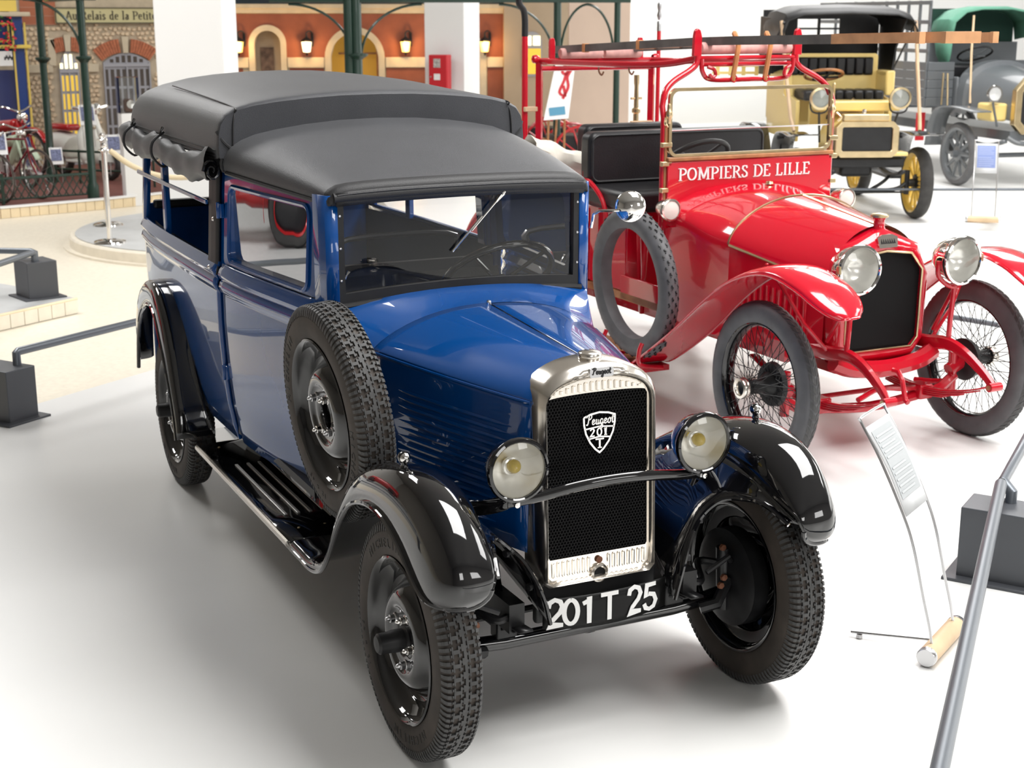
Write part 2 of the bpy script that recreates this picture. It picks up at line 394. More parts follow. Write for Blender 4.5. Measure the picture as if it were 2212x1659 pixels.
ob_ = ob('barrier_rope', MB().tube(cat_spline([(-10.50, .56, .89), (-10.45, .75, .74), (-10.4, 1.0, .64), (-10.35, 1.3, .62), (-10.3, 1.7, .70)], 6), .026, 10), 'rope_cream')
tag(ob_, 'cream twisted rope hanging from the chrome stanchion', 'rope')
# ---- barriers: steel block, base plate and rail
def block(B, x, y, deg, w=.26, d=.22, h=.29, n='weight_block'):
    b = empty(n, B, (x, y, B.get('z0', 0)), (0, 0, math.radians(deg)))
    ob('block_body', MB().box((0, 0, h/2), (d, w, h)), 'barrier_grey', b, bev=.004)
    ob('base_plate', MB().box((0, 0, .006), (d+.09, w+.09, .012)), 'barrier_grey', b, bev=.002)
    return b
# near left barrier
B = thing('floor_barrier', 'grey steel block barrier with rail behind the van rear wheel', 'barrier')
block(B, -4.395, -1.215, 124.5, .30, .20); block(B, -5.75, .76, 124.5, .30, .20)
ob('rail', MB().tube([(-4.375, -1.132, .25), (-4.375, -1.132, .352), (-4.384, -1.119, .362), (-5.73, .835, .362), (-5.74, .85, .352), (-5.74, .85, .25)], .0235, 12), 'barrier_rail', B)
ob('rail', MB().tube([(-4.33, -1.31, .25), (-4.33, -1.31, .352), (-4.32, -1.325, .362), (-2.9, -3.4, .362)], .0235, 12), 'barrier_rail', B)
block(B, -2.85, -3.5, 124.5, .30, .20)
# far left barrier on its own low platform
lp = struct('side_platform', MB().prism([(-7.33, -.93), (-7.78, -.27), (-8.6, -.66), (-14.0, -3.9), (-12.0, -8.0), (-5.0, -6.2), (-5.6, -3.4)], XY(0), FL, 0), 'podium_grey', 'low grey platform with pale tiled edge beside the hall aisle', 'platform')
A_, B_ = Vector((-7.33, -.93, 0)), Vector((-7.78, -.27, 0))
for i in range(6):
    c = A_.lerp(B_, (i+.5)/6); n = Vector((.825, .565, 0))
    ob('tile', MB().box(c+n*.006+Vector((0, 0, FL/2)), (.128, .014, .112), R=Matrix.Rotation(math.atan2(.66, -.45), 3, 'Z')), 'tile_pale', lp, bev=.002)
ob('kerb', MB().tube([A_+Vector((.004, .003, -.004)), B_+Vector((.004, .003, -.004))], .012, 6), 'tile_cream', lp)
B = thing('floor_barrier', 'grey steel block barrier on the low grey side platform', 'barrier')
block(B, -7.98, -.53, 124.5-20, .26, .24)
ob('rail', MB().tube([(-7.90, -.545, .26), (-7.90, -.545, .352), (-7.86, -.57, .362), (-6.9, -1.22, .362), (-6.87, -1.28, .362), (-5.55, -4.7, .362)], .024, 12), 'barrier_rail', B)
ob('rail', MB().tube([(-7.93, -.53, .26), (-7.93, -.53, .352), (-7.96, -.56, .362), (-8.6, -1.6, .362)], .024, 12), 'barrier_rail', B)
# right-hand barrier
B = thing('floor_barrier', 'grey steel rail barrier with block in front of the red truck', 'barrier')
block(B, -.22, 2.015, 33.5-90, .42, .20)
J = Vector((-.322, 1.992, .362))
ob('rail', MB().tube([J, (1.265, .267, .362), (2.2, -.74, .362)], .0235, 14), 'barrier_rail', B)
ob('rail', MB().tube([(-.30, 2.03, .22), (-.30, 2.03, .33), J+Vector((-.02, .03, 0)), (-.80, 2.62, .362)], .0235, 14), 'barrier_rail', B)
ob('collar', MB().tube([J+Vector((.008, -.010, 0)), J+Vector((-.03, .04, 0))], .019, 12), 'satin_black', B)
# rail on the far side of the red truck, and the one before the yellow car
B = thing('floor_barrier', 'grey rail barrier seen through the red truck front wheel', 'barrier')
block(B, -3.3, 4.05, 0, .3, .2); block(B, -1.3, 4.6, 0, .3, .2)
ob('rail', MB().tube([(-3.3, 3.98, .25), (-3.3, 3.98, .362), (-1.3, 4.52, .362), (-1.3, 4.52, .25)], .024, 12), 'barrier_rail', B)
B = thing('floor_barrier', 'long thin grey rail barrier before the yellow car', 'barrier')
B['z0'] = .08
block(B, -9.4, 7.3, -20, .3, .2); block(B, -6.6, 10.2, -20, .3, .2)
ob('rail', MB().tube([(-8.4, 7.3, .30), (-8.4, 7.3, .40), (-7.1, 9.98, .40), (-7.1, 9.98, .30)], .022, 12), 'barrier_rail', B)
# ---- information stands
def info_stand(loc, deg, lab, panel):
    S = thing('info_stand', lab, 'stand', loc, (0, 0, math.radians(deg)), group='bent wire information stands')
    # local: cylinder along Y, rods bend towards -X
    ob('base_roller', MB().tube([(0, -.155, .035), (0, .155, .035)], .033, 20), 'wood_pale', S)
    for s in (-1, 1): ob('end_cap', MB().lathe([(0, .018), (.030, .017), (.034, .012), (.034, -.004)], o=(0, s*.155, .035), ax=(0, s, 0), n=20), 'steel', S)
    f = MB().tube([(0, 0, .035), (-.20, -.05, .026), (-.30, -.07, .02)], .006, 8); ob('foot_rod', f, 'steel', S)
    ob('foot_pad', MB().lathe([(0, .012), (.01, .012), (.012, 0)], o=(-.27, -.065, .004), ax=(0, 0, 1), n=10), 'steel', S)
    cv = [(0, .06), (-.012, .12), (-.04, .22), (-.085, .39), (-.128, .50), (-.22, .68), (-.292, .795)]
    pts = [(x, -.115, z) for x, z in cv]+[(-.300, -.10, .808), (-.300, .10, .808)]+[(x, .115, z) for x, z in cv[::-1]]
    ob('wire_frame', MB().tube([p for p in cat_spline(pts, 5)], .005, 8), 'steel', S)
    def pnl(a, b, d):   # a across, b along the curve 0..1
        x = itp([(0., -.125), (.5, -.20), (1., -.285)], b); z = itp([(0., .49), (.5, .645), (1., .775)], b); return (x+d*.86, a, z+d*.5)
    rows = [[pnl(a, b, .006) for b in frange(0, 1, 8)] for a in (-.108, .108)]
    ob('panel_sheet', MB().grid(rows), 'panel_white', S, solid=.003)
    rows = [[pnl(a, b, .009) for b in frange(.16, .93, 8)] for a in (-.090, .090)]
    p_ = ob('printed_panel', MB().grid(rows), panel, S)
    for k in range(11):
        b = .22+k*.063
        if k == 5: continue
        w = .075 if k % 4 else .05
        ob('text_line', MB().grid([[pnl(a, b+db, .0105) for db in (-.012, .012)] for a in (-.078, w)]), 'print_'+('dark' if panel == 'print_blue' else 'pale'), p_)
    return S
mat('print_blue', (0.20, 0.26, 0.50), 0.5); mat('print_grey', (0.36, 0.38, 0.39), 0.4); mat('print_dark', (0.34, 0.40, 0.62), 0.5); mat('print_pale', (0.44, 0.46, 0.47), 0.5); mat('panel_white', (0.62, 0.63, 0.64), 0.4)
info_stand((.150, 1.305, 0), 30.3, 'bent wire information stand with grey panel beside the van fender', 'print_grey')
s2 = info_stand((-7.52, 8.72, .08), -40, 'white information stand with blue printed panel before the grey truck', 'print_blue')
# ================================================================ the dark blue van
V = thing('delivery_van', 'dark blue vintage delivery van with black canvas roof and black fenders', 'van')
TR = 0.578; WR = 0.356; WB = 2.85
# ---- wheels: outer face looks to -Y, origin at the hub centre
def tread_mesh(R, N=58):
    mb = MB()
    def P(th, y, r): return (r*math.cos(th), y, r*math.sin(th))
    def blk(t0, t1, y0, y1, r0, r1):
        vs = [P(t, y, r) for r in (r0, r1) for (t, y) in ((t0, y0), (t1, y0), (t1, y1), (t0, y1))]
        mb.add(vs, [(4, 5, 6, 7), (0, 1, 5, 4), (1, 2, 6, 5), (2, 3, 7, 6), (3, 0, 4, 7)])
    p = 2*PI/N
    for i in range(N):
        a = i*p
        for s, ph in ((1, 0), (-1, .5)):     # two rows of H shaped blocks
            b = a+ph*p; y = 0.0235*s
            blk(b+.36*p, b+.64*p, y-.008, y+.008, R-.006, R+.001)
            for e in (-1, 1):
                blk(b+.10*p, b+.90*p, y+e*.0095-.0022, y+e*.0095+.0022, R-.006, R+.001)
                blk(b+.16*p, b+.34*p, y+e*.012, y+e*.0165, R-.006, R); blk(b+.66*p, b+.84*p, y+e*.012, y+e*.0165, R-.006, R)
        for k in range(2):                   # wavy centre rib
            z = .003 if k else -.003
            blk(a+k*.5*p, a+(k+.5)*p, z-.0042, z+.0042, R-.006, R+.001)
        for k in range(2):                   # fine shoulder bars
            for s in (-1, 1):
                t0, t1 = a+(k*.5+.08)*p, a+(k*.5+.36)*p
                rows = []
                for y, r in ((.0425, R-.001), (.052, R-.006), (.058, R-.018), (.0605, R-.034)):
                    rows.append((s*y, r))
                vs = []; fs = []
                for y, r in rows:
                    vs += [P(t0, y, r-.005), P(t0, y, r+.0012), P(t1, y, r+.0012), P(t1, y, r-.005)]
                for q in range(3):
                    for w in range(3): fs.append((q*4+w, q*4+w+1, q*4+w+5, q*4+w+4))
                fs.append((0, 1, 2, 3)); mb.add(vs, fs)
    return mb
def arc_letters(mb, txt, r, mid_deg, y, h, step=None):
    """letters standing round a sidewall, read from outside (-Y side)"""
    step = step or h*.95/r
    n = len(txt)
    for i, ch in enumerate(txt):
        if ch == ' ': continue
        g = text_mb(ch, h*1.25, .003)
        q = math.radians(mid_deg)+((n-1)/2-i)*step
        for k in range(len(g.v)):
            a, b, d = g.v[k]
            rr = r+b; t = q-a/r
            g.v[k] = (rr*math.cos(t), y-d, rr*math.sin(t))
        mb.add(g.v, g.f)
def make_wheel(parent, hub=True):
    W = empty('wheel', parent)
    R = WR
    t = MB().lathe([(.242, -.050), (.252, -.0575), (.275, -.0625), (.300, -.0630), (.318, -.0605), (.334, -.0565), (.345, -.050), (R-.006, -.040), (R-.005, 0), (R-.006, .040), (.345, .050), (.334, .0565), (.318, .0605), (.300, .063), (.275, .0625), (.252, .0575), (.242, .050)], n=64)
    ob('tyre', t, 'rubber_brown', W)
    ob('tread', tread_mesh(R), 'rubber_tread', W, smooth=False)
    lt = MB(); arc_letters(lt, 'MICHELIN', .287, 150, -.0628, .030, .118); arc_letters(lt, 'MICHELIN', .287, 330, -.0628, .030, .118)
    arc_letters(lt, '12 x 45', .287, 243, -.0628, .018, .075)
    ob('lettering', lt, 'rubber', W, smooth=False, kind='stuff')
    rim = MB().lathe([(.243, -.056), (.249, -.060), (.244, -.0635), (.236, -.058), (.230, -.046), (.226, -.030), (.205, -.022), (.200, -.006), (.194, .004), (.186, .008), (.172, -.006), (.155, -.030), (.138, -.047), (.120, -.054), (.105, -.054), (.098, -.050), (.094, -.044), (.080, -.042), (.052, -.042), (.048, -.036), (.048, -.015), (.03, -.012), (.0, -.012)], n=56)
    rim.lathe([(.243, .056), (.249, .060), (.238, .058), (.228, .045), (.224, .02), (.205, .016), (.190, .012)], n=56)
    ob('rim', rim, 'gloss_black', W, ang=60)
    for k in range(5 if hub else 4):
        q = math.radians(90+72*k+20) if hub else math.radians(45+90*k)
        c = Vector((.074*math.cos(q), -.042, .074*math.sin(q)))
        nt = MB().lathe([(.0, -.034), (.004, -.033), (.0075, -.028), (.008, -.020), (.0125, -.019), (.0125, -.006), (.016, -.004), (.016, 0)], o=c, n=12)
        ob('wheel_nut', nt, 'chrome' if k % 2 == 0 else 'steel', W)
    if hub:
        ob('hub_cap', MB().lathe([(.0, -.128), (.024, -.126), (.031, -.119), (.032, -.085), (.034, -.078), (.034, -.045), (.046, -.040), (.05, -.03)], n=24), 'satin_black', W)
        ob('brake_drum', MB().lathe([(.14, .012), (.16, .02), (.16, .075), (.135, .085), (.05, .088), (0, .088)], n=36), 'chassis_black', W)
    return W
w_fr = make_wheel(V); w_fr.location = (0, -TR, WR); w_fr.rotation_euler = (0, math.radians(40), 0)
copy_tree(w_fr, V, (-WB, -TR-.005, WR), (0, math.radians(75), 0))
copy_tree(w_fr, V, (-WB, TR+.005, WR), (0, .4, PI))
copy_tree(w_fr, V, (0, TR, WR), (0, .9, PI))
w_sp = make_wheel(V, False); w_sp.name = 'spare_wheel'; w_sp.location = (-.63, -.588, .886); w_sp.rotation_euler = (.085, math.radians(-8), .02)
# ---- body sides
BW = [(-.70, .40), (-.96, .503), (-1.3, .555), (-1.75, .603), (-2.1, .615), (-2.8, .615), (-3.2, .605), (-3.46, .585)]
def bw(x): return itp(BW, x)
PROF = [(.44, -.055), (.55, -.030), (.72, -.010), (.95, 0.), (1.060, 0.), (1.072, .010), (1.088, .015), (1.104, .010), (1.112, .003), (1.122, .010), (1.138, .016), (1.154, .010), (1.165, 0.), (1.178, -.004)]
def sy(x, z):
    return bw(x)+(itp(PROF, z) if z < 1.178 else -.004-.06*(z-1.178))
def zbot(x):
    d = abs(x+WB)
    return max(.44, .36+math.sqrt(max(0, .45**2-d*d))) if d < .45 else .44
for s in (-1, 1):
    # rear quarter below the belt
    zs = [.44, .50, .60, .72, .85, .95, 1.05, 1.06, 1.072, 1.088, 1.104, 1.112, 1.122, 1.138, 1.154, 1.165, 1.178]
    rows = []
    for x in frange(-3.46, -1.955, 40):
        zb = zbot(x); r = []
        for z in zs:
            zz = z if z > 1.05 else lerp(zb, 1.05, (z-.44)/.61)
            r.append((x, s*sy(x, zz), zz))
        rows.append(r)
    ob('quarter_panel', MB().grid(rows), 'van_blue', V, solid=.012)
    # door, lower skin and the window surround
    D = empty('door', V)
    rows = []
    for x in frange(-1.900, -1.030, 24):
        rows.append([(x, s*sy(x, z), z) for z in zs])
    ob('skin', MB().grid(rows), 'van_blue', D, solid=.012)
    outer = rrect(-1.900, -1.030, 1.181, 1.530, .02); inner = rrect(-1.815, -1.105, 1.205, 1.478, .035)
    fn = lambda a, b, d, s=s: (a, s*(sy(a, b)-d), b)
    def dens(poly, k=4):
        o = []
        for i in range(len(poly)):
            a, b = Vector(poly[i]), Vector(poly[(i+1) % len(poly)])
            kk = k
            for j in range(kk): o.append(tuple(a.lerp(b, j/kk)))
        return o
    ob('window_frame', MB().ring(dens(outer), dens(inner), fn, 0, .03), 'van_blue', D)
    lip = MB().tube([fn(a, b, -.002) for a, b in dens(rrect(-1.828, -1.092, 1.195, 1.490, .04), 2)], .009, 6, closed=True)
    ob('window_molding', lip, 'van_blue', D)
    pane = [[(x, s*(sy(x, 1.2)-.021), z) for z in frange(1.2, 1.482, 6)] for x in frange(-1.82, -1.10, 10)]
    ob('window_pane', MB().grid(pane), 'glass_mirror' if s < 0 else 'glass_clear', D)
    for z in (1.385, .735):
        hg = MB().box((-1.925, s*(sy(-1.9, z)+.008), z), (.055, .016, .055)); hg.tube([(-1.925, s*(sy(-1.9, z)+.018), z-.032), (-1.925, s*(sy(-1.9, z)+.018), z+.032)], .009, 8)
        ob('hinge', hg, 'van_blue', D, bev=.003)
    hd = MB().tube(cat_spline([(-1.09, s*(sy(-1.09, .98)+.002), 1.0), (-1.09, s*(sy(-1.09, .98)+.035), 1.0), (-1.16, s*(sy(-1.12, .98)+.04), 1.0)]), .008, 8)
    ob('door_handle', hd, 'chrome', D)
    # pillar between door and quarter with its canvas strip
    rows = [[(x, s*(sy(x, z)-(.030 if x > -1.93 else .022)), z) for z in (.44, .7, .95, 1.178, 1.35, 1.56)] for x in (-2.085, -2.0, -1.95, -1.925, -1.89)]
    ob('centre_pillar', MB().grid(rows), 'van_blue', V, solid=.03)
    rows = [[(x, s*(sy(x, z)+.004), z) for z in frange(1.12, 1.60, 8)] for x in (-2.095, -2.05, -2.0, -1.955)]
    cs = ob('canvas_strip', MB().grid(rows), 'canvas_dark', V, solid=.008)
    for z in (1.34, 1.15):
        ob('stud', MB().lathe([(0, -.006), (.006, -.005), (.009, 0)], o=(-2.015, s*(sy(-2.015, z)+.012), z), ax=(0, -s, 0), n=10), 'nickel', cs)
    # open rear side: posts and the polished rail
    ob('rear_post', MB().grid([[(x, s*(sy(x, z)-.002), z) for z in (1.17, 1.35, 1.60)] for x in (-3.46, -3.43, -3.40)]), 'van_blue', V, solid=.03)
    ob('side_post', MB().box((-2.93, s*(bw(-2.9)-.022), 1.37), (.05, .028, .42)), 'van_blue', V, bev=.006)
    ob('side_rail', MB().box((-2.76, s*(bw(-2.7)-.004), 1.398), (1.32, .012, .020)), 'van_blue', V, bev=.004)
    # inside lining seen through the openings
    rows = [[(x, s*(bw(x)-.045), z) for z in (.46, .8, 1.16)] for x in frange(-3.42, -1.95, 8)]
    ob('side_lining', MB().grid(rows), 'interior_shade_navy', V)
    # windscreen pillar
    rows = [[(x, s*y, z) for z in (1.12, 1.3, 1.54)] for x, y in ((-1.025, bw(-1.025)), (-.985, .508), (-.955, .500), (-.945, .485), (-.945, .462), (-.97, .452))]
    ob('windscreen_pillar', MB().grid(rows), 'van_blue', V, solid=.006)
# tailboard, floor, inner partition
ob('tailboard', MB().box((-3.465, 0, .84), (.03, 1.15, .80)), 'van_blue', V, bev=.01)
ob('cargo_floor', MB().box((-2.25, 0, .47), (2.4, 1.08, .03)), 'satin_black', V)
ob('toe_board', MB().box((-1.0, 0, .75), (.03, .90, .6), R=Matrix.Rotation(-.3, 3, 'Y')), 'satin_black', V)
tb = MB().box((-3.40, 0, 1.24), (.05, 1.10, .04)); ob('tailboard_cap', tb, 'satin_black', V, bev=.01)
# ---- bonnet: top halves, hinge, sides with louvres
def hood_sec(x):
    t = (x+.745)/(.745+.01); w = lerp(.418, .190, t); zt = lerp(1.170, 1.118, t); zs_ = lerp(1.045, 1.020, t)
    w = w+.012*math.sin(PI*t)
    return w, zt, zs_
def hood_pt(x, u):  # u 0 centre .. 1 shoulder .. 2 bottom
    w, zt, zsd = hood_sec(x)
    if u <= 1:
        y = w*math.sin(u*PI/2*.985)**.92; z = zsd+(zt-zsd)*(1-(y/w)**2.3)**.80 if y < w else zsd
        return y, z
    k = u-1
    return w+.020*k*(1-k*.3), lerp(zsd, .56, k)
for s in (-1, 1):
    rows = []
    for x in frange(-.742, -.012, 18):
        rows.append([(x, s*max(.004, hood_pt(x, u)[0]), hood_pt(x, u)[1]) for u in frange(0, 1, 14)])
    ob('bonnet_top', MB().grid(rows), 'van_blue', V, solid=.004, off=-1 if s > 0 else 1)
    side = empty('bonnet_side', V)
    rows = []
    for x in frange(-.742, -.012, 14):
        rows.append([(x, s*(hood_pt(x, u)[0]), hood_pt(x, u)[1]-.006) for u in (1.0, 1.03, 1.06, 1.2, 1.4, 1.6, 1.8, 2.0)])
    ob('side_panel', MB().grid(rows), 'van_blue', side, solid=.004)
    ob('hinge_strip', MB().tube([(x, s*(hood_pt(x, 1.0)[0]+.002), hood_pt(x, 1.0)[1]-.004) for x in frange(-.74, -.014, 10)], .006, 8), 'van_blue', side)
    for k in range(14):
        u = 1.20+k*.052; pts = []
        x0, x1 = -.60, -.085-.004*k
        for i in range(9):
            x = lerp(x0, x1, i/8); y, z = hood_pt(x, u); pts.append((x, s*(y+.001), z))
        ob('louvre', MB().tube(pts, [.002]+[.0085]*7+[.002], 6, sx=.75), 'van_blue', side)
ob('bonnet_hinge', MB().tube([(-.742, 0, 1.171), (-.4, 0, 1.147), (-.012, 0, 1.119)], .0045, 8), 'gloss_black', V)
ob('hinge_knob', MB().lathe([(0, .012), (.007, .010), (.009, .003), (.007, -.004)], o=(-.735, 0, 1.172), ax=(0, 0, 1), n=12), 'chrome', V)
# cowl between bonnet and windscreen
def cowl_pt(x, u):
    t = (x+.748)/(-.212)
    y0, z0 = hood_pt(-.745, u)
    if u <= 1:
        y1 = .500*math.sin(u*PI/2)**.95; z1 = 1.155+.045*(1-(y1/.5)**2.2) if y1 < .5 else 1.155
    else:
        y1, z1 = .503-.05*(u-1)**2, lerp(1.155, .44, u-1)
    k = t**1.3
    return lerp(y0, y1, t), lerp(z0, z1, k)
rows = []
for x in frange(-.75, -1.03, 10):
    xx = max(x, -.96)
    r = [(x, -cowl_pt(xx, u)[0], cowl_pt(xx, u)[1]) for u in [2-.1*i for i in range(11)]+[1-i/12 for i in range(1, 12)]]
    r += [(x, cowl_pt(xx, u)[0], cowl_pt(xx, u)[1]) for u in [i/12 for i in range(12)]+[1+.1*i for i in range(11)]]
    if x < -.955: r = [(a, b, min(c, 1.17)) for a, b, c in r]
    rows.append(r)
ob('cowl', MB().grid(rows), 'van_blue', V)
# ---- windscreen
WX = -.962
def wbot(y): return 1.188+.018*(1-(y/.46)**2)
outer = [(y, wbot(y)-.022) for y in frange(-.462, .462, 12)]+[(.464, z) for z in frange(1.26, 1.50, 4)]+[(y, 1.552) for y in frange(.462, -.462, 12)]+[(-.464, z) for z in frange(1.50, 1.26, 4)]
inner = [(y*.945, wbot(y)+.016) for y in frange(-.462, .462, 12)]+[(.438, z) for z in frange(1.26, 1.50, 4)]+[(y*.945, 1.526) for y in frange(.462, -.462, 12)]+[(-.438, z) for z in frange(1.50, 1.26, 4)]
WS = empty('windscreen', V)
ob('frame', MB().ring(outer, inner, YZ(WX), -.012, .016), 'satin_black', WS)
ob('gasket', MB().tube([(WX+.012, y, wbot(y)-.030) for y in frange(-.47, .47, 20)], .014, 8), 'satin_black', WS)
ob('pane', MB().add([(WX, -.44, 1.20), (WX, .44, 1.20), (WX, .44, 1.53), (WX, -.44, 1.53)], [(0, 1, 2, 3)]), 'glass_clear', WS)
for y in (-.452, .452):
    for z in (1.25, 1.36, 1.47): ob('screw', MB().lathe([(0, .004), (.004, .003), (.005, 0)], o=(WX+.016, y, z), ax=(1, 0, 0), n=8), 'steel', WS)
    for z in (1.26,):
        k = -1 if y > 0 else 1
        ob('wing_nut', MB().tube([(WX-.03, y+k*.035-.008, z-.012), (WX-.03, y+k*.035, z), (WX-.03, y+k*.035+.008, z+.014)], [.007, .003, .007], 8), 'chrome', WS)
WP = empty('wiper', V)
ob('wiper_handle', MB().tube([(WX+.02, .165, 1.538), (WX+.026, .150, 1.52), (WX+.026, .122, 1.488)], [.012, .010, .004], 10), 'chrome', WP)
ob('wiper_arm', MB().tube([(WX+.026, .125, 1.492), (WX+.022, .03, 1.392)], .003, 6), 'chrome', WP)
ob('wiper_blade', MB().tube([(WX+.012, .075, 1.44), (WX+.012, -.040, 1.322)], .004, 6), 'chrome', WP)
# ---- cab roof canvas
ROOF_R = [(0, 1.737), (.16, 1.733), (.30, 1.721), (.42, 1.704), (.50, 1.688), (.555, 1.668), (.60, 1.642), (.622, 1.610), (.628, 1.58), (.626, 1.560), (.620, 1.545)]
ROOF_F = [(0, 1.590), (.14, 1.589), (.27, 1.587), (.36, 1.584), (.42, 1.580), (.458, 1.574), (.484, 1.562), (.496, 1.548), (.500, 1.534), (.499, 1.522), (.494, 1.510)]
rows = []
for x in frange(-1.80, -.985, 16):
    t = (x+1.80)/.815; k = t**1.15; kz = .55*t+.45*t*t
    h = [(lerp(a_[0], b_[0], k), lerp(a_[1], b_[1], kz)) for a_, b_ in zip(ROOF_R, ROOF_F)]
    rows.append([(x, -p, q) for p, q in h[::-1]]+[(x, p, q) for p, q in h[1:]])
last = rows[-1]
front = [(-.972, y*.998, z-.002) for x, y, z in last]
R_ = ob('cab_roof_canvas', MB().grid(rows+[front]), 'canvas', V, ang=70)
hd_ = [p for p in front if abs(p[1]) < .5]
ob('header_face', MB().grid([[(x+dx, y*k, max(1.506, z+dz)) for x, y, z in hd_] for dx, k, dz in ((0, 1.0, 0), (.016, .998, -.004), (.030, .990, -.014), (.036, .98, -.030), (.034, .975, -.055), (.030, .975, -.075))]), 'canvas_dark', V, ang=80)
ob('header_roll', MB().tube([(-.940, y, 1.541-.010*(abs(y)/.47)**2) for y in frange(-.475, .475, 20)], .018, 10), 'canvas_dark', V)
hf = MB().grid([[(-.930, y, z-.012*(abs(y)/.47)**3) for z in (1.562, 1.545, 1.530, 1.515)] for y in frange(-.468, .468, 20)])
ob('header_flap', hf, 'canvas_dark', V, solid=.005)
ob('header_piping', MB().tube([(-.926, y, 1.553-.012*(abs(y)/.47)**3) for y in frange(-.465, .465, 20)], .003, 6), 'canvas_dark', V)
for s in (-1, 1):
    ob('roof_drip_band', MB().tube([(x, s*(lerp(.622, .494, ((x+1.80)/.815)**1.15)+.003), lerp(1.549, 1.513, (x+1.8)/.815)) for x in frange(-1.75, -.96, 10)], .008, 6), 'canvas_dark', V)
ob('roof_piping', MB().tube([(-1.775, p[1]*1.004, p[2]+.004) for p in rows[0]], .006, 6), 'canvas_dark', V)
# ---- tall rear canopy
CAN = [(0, 1.834), (.15, 1.832), (.28, 1.824), (.40, 1.813), (.50, 1.798), (.57, 1.780), (.61, 1.757), (.632, 1.722), (.640, 1.685), (.643, 1.64), (.642, 1.590)]
def can_row(x, ky, kt, dz, zl=1.590):
    h = [(y*ky, zl+(z-1.590)*kt+dz*(1-(y/.643)**4)) for y, z in CAN]
    return [(x, -p, q) for p, q in h[::-1]]+[(x, p, q) for p, q in h[1:]]
rows = [can_row(-1.768, .992, .90, 0, 1.605), can_row(-1.776, .997, .965, 0, 1.60), can_row(-1.79, 1.0, .995, 0, 1.597), can_row(-1.83, 1.0, 1.0, .006, 1.594)]
for x in frange(-1.95, -3.05, 8): rows.append(can_row(x, 1.0, 1.0, .006+.034*math.sin(PI/2*min(1, (-x-1.83)/.9)), 1.592))
rows += [can_row(-3.20, .997, 1.0, .034), can_row(-3.32, .990, .96, .03), can_row(-3.41, .978, .86, .026), can_row(-3.465, .966, .68, .02), can_row(-3.49, .958, .45, .01), can_row(-3.50, .952, .0, 0)]
CN = ob('rear_canopy', MB().grid(rows), 'canvas', V, ang=80)
# front wall of the canopy down to the cab roof
rr = rows[0]; low = [(-1.766, y, min(z, 1.60)) for x, y, z in rr]
ob('canopy_front', MB().grid([rr, low]), 'canvas', V)
for s in (-1, 1):
    for k, z in enumerate((1.600, 1.612, 1.628)):
        ob('band_seam', MB().tube([(x, s*.6425, z+(.012 if x > -1.8 else 0)) for x in frange(-3.40, -1.80, 8)], .0035, 6), 'canvas_dark', V)
    sp = [(-1.795, s*.60, 1.80), (-1.80, s*.565, 1.815), (-2.2, s*.555, 1.838), (-2.8, s*.545, 1.85), (-3.2, s*.53, 1.835)]
    ob('canopy_seam', MB().tube([p for p in cat_spline([(-1.763, s*.585, 1.63), (-1.764, s*.580, 1.72), (-1.772, s*.572, 1.765), (-1.80, s*.565, 1.786), (-2.3, s*.555, 1.806), (-2.9, s*.54, 1.822)], 6)], .0035, 6), 'canvas_dark', V)
    ob('corner_fold', MB().tube(cat_spline([(-1.785, s*.640, 1.70), (-1.768, s*.622, 1.665), (-1.762, s*.585, 1.628)], 4), .006, 6), 'canvas_dark', V)
    # rolled side curtain
    rows2 = []; rnd = random.Random(3)
    N = 34
    for i in range(N+1):
        t = i/N; x = lerp(-3.46, -1.83, t)
        sag = -.020*math.sin(PI*min(1, max(0, (t-.12)/.33)))-.034*math.sin(PI*min(1, max(0, (t-.48)/.52)))
        if t < .12: sag = .004
        tie = max(math.exp(-((t-.14)/.03)**2), math.exp(-((t-.50)/.03)**2))
        r = .047*(1-.22*tie)+.005*math.sin(t*41+s); zc = 1.574+sag; row = []
        for k in range(14):
            q = 2*PI*k/14; wr = 1+.10*math.sin(3*q+t*23)+.06*math.sin(5*q-t*37)
            row.append((x, s*(.655+r*.62*wr*math.cos(q)), zc+r*1.2*wr*math.sin(q)))
        rows2.append(row)
    RC = ob('rolled_curtain', MB().grid(rows2, wv=True), 'canvas', V, ang=80)
    sp = [(-1.825, s*(.655+.034*(1-j/20)*math.cos(j*.62)), 1.549+.046*(1-j/20)*math.sin(j*.62)) for j in range(18)]
    ob('curtain_roll_end', MB().tube(sp, .006, 6), 'gloss_black', V)
    for xx in (-3.23, -2.645):
        ob('tie_strap', MB().tube(cat_spline([(xx, s*.648, 1.640), (xx+.01, s*.70, 1.60), (xx+.005, s*.705, 1.54), (xx, s*.66, 1.492), (xx-.01, s*.625, 1.52)], 4), .006, 6), 'canvas_dark', V)
        bk = MB().tube([(xx-.01, s*.652, 1.66), (xx+.012, s*.668, 1.632)], .004, 6); bk.tube([(xx+.012, s*.652, 1.66), (xx-.008, s*.668, 1.63)], .004, 6)
        ob('strap_buckle', bk, 'gloss_black', V)
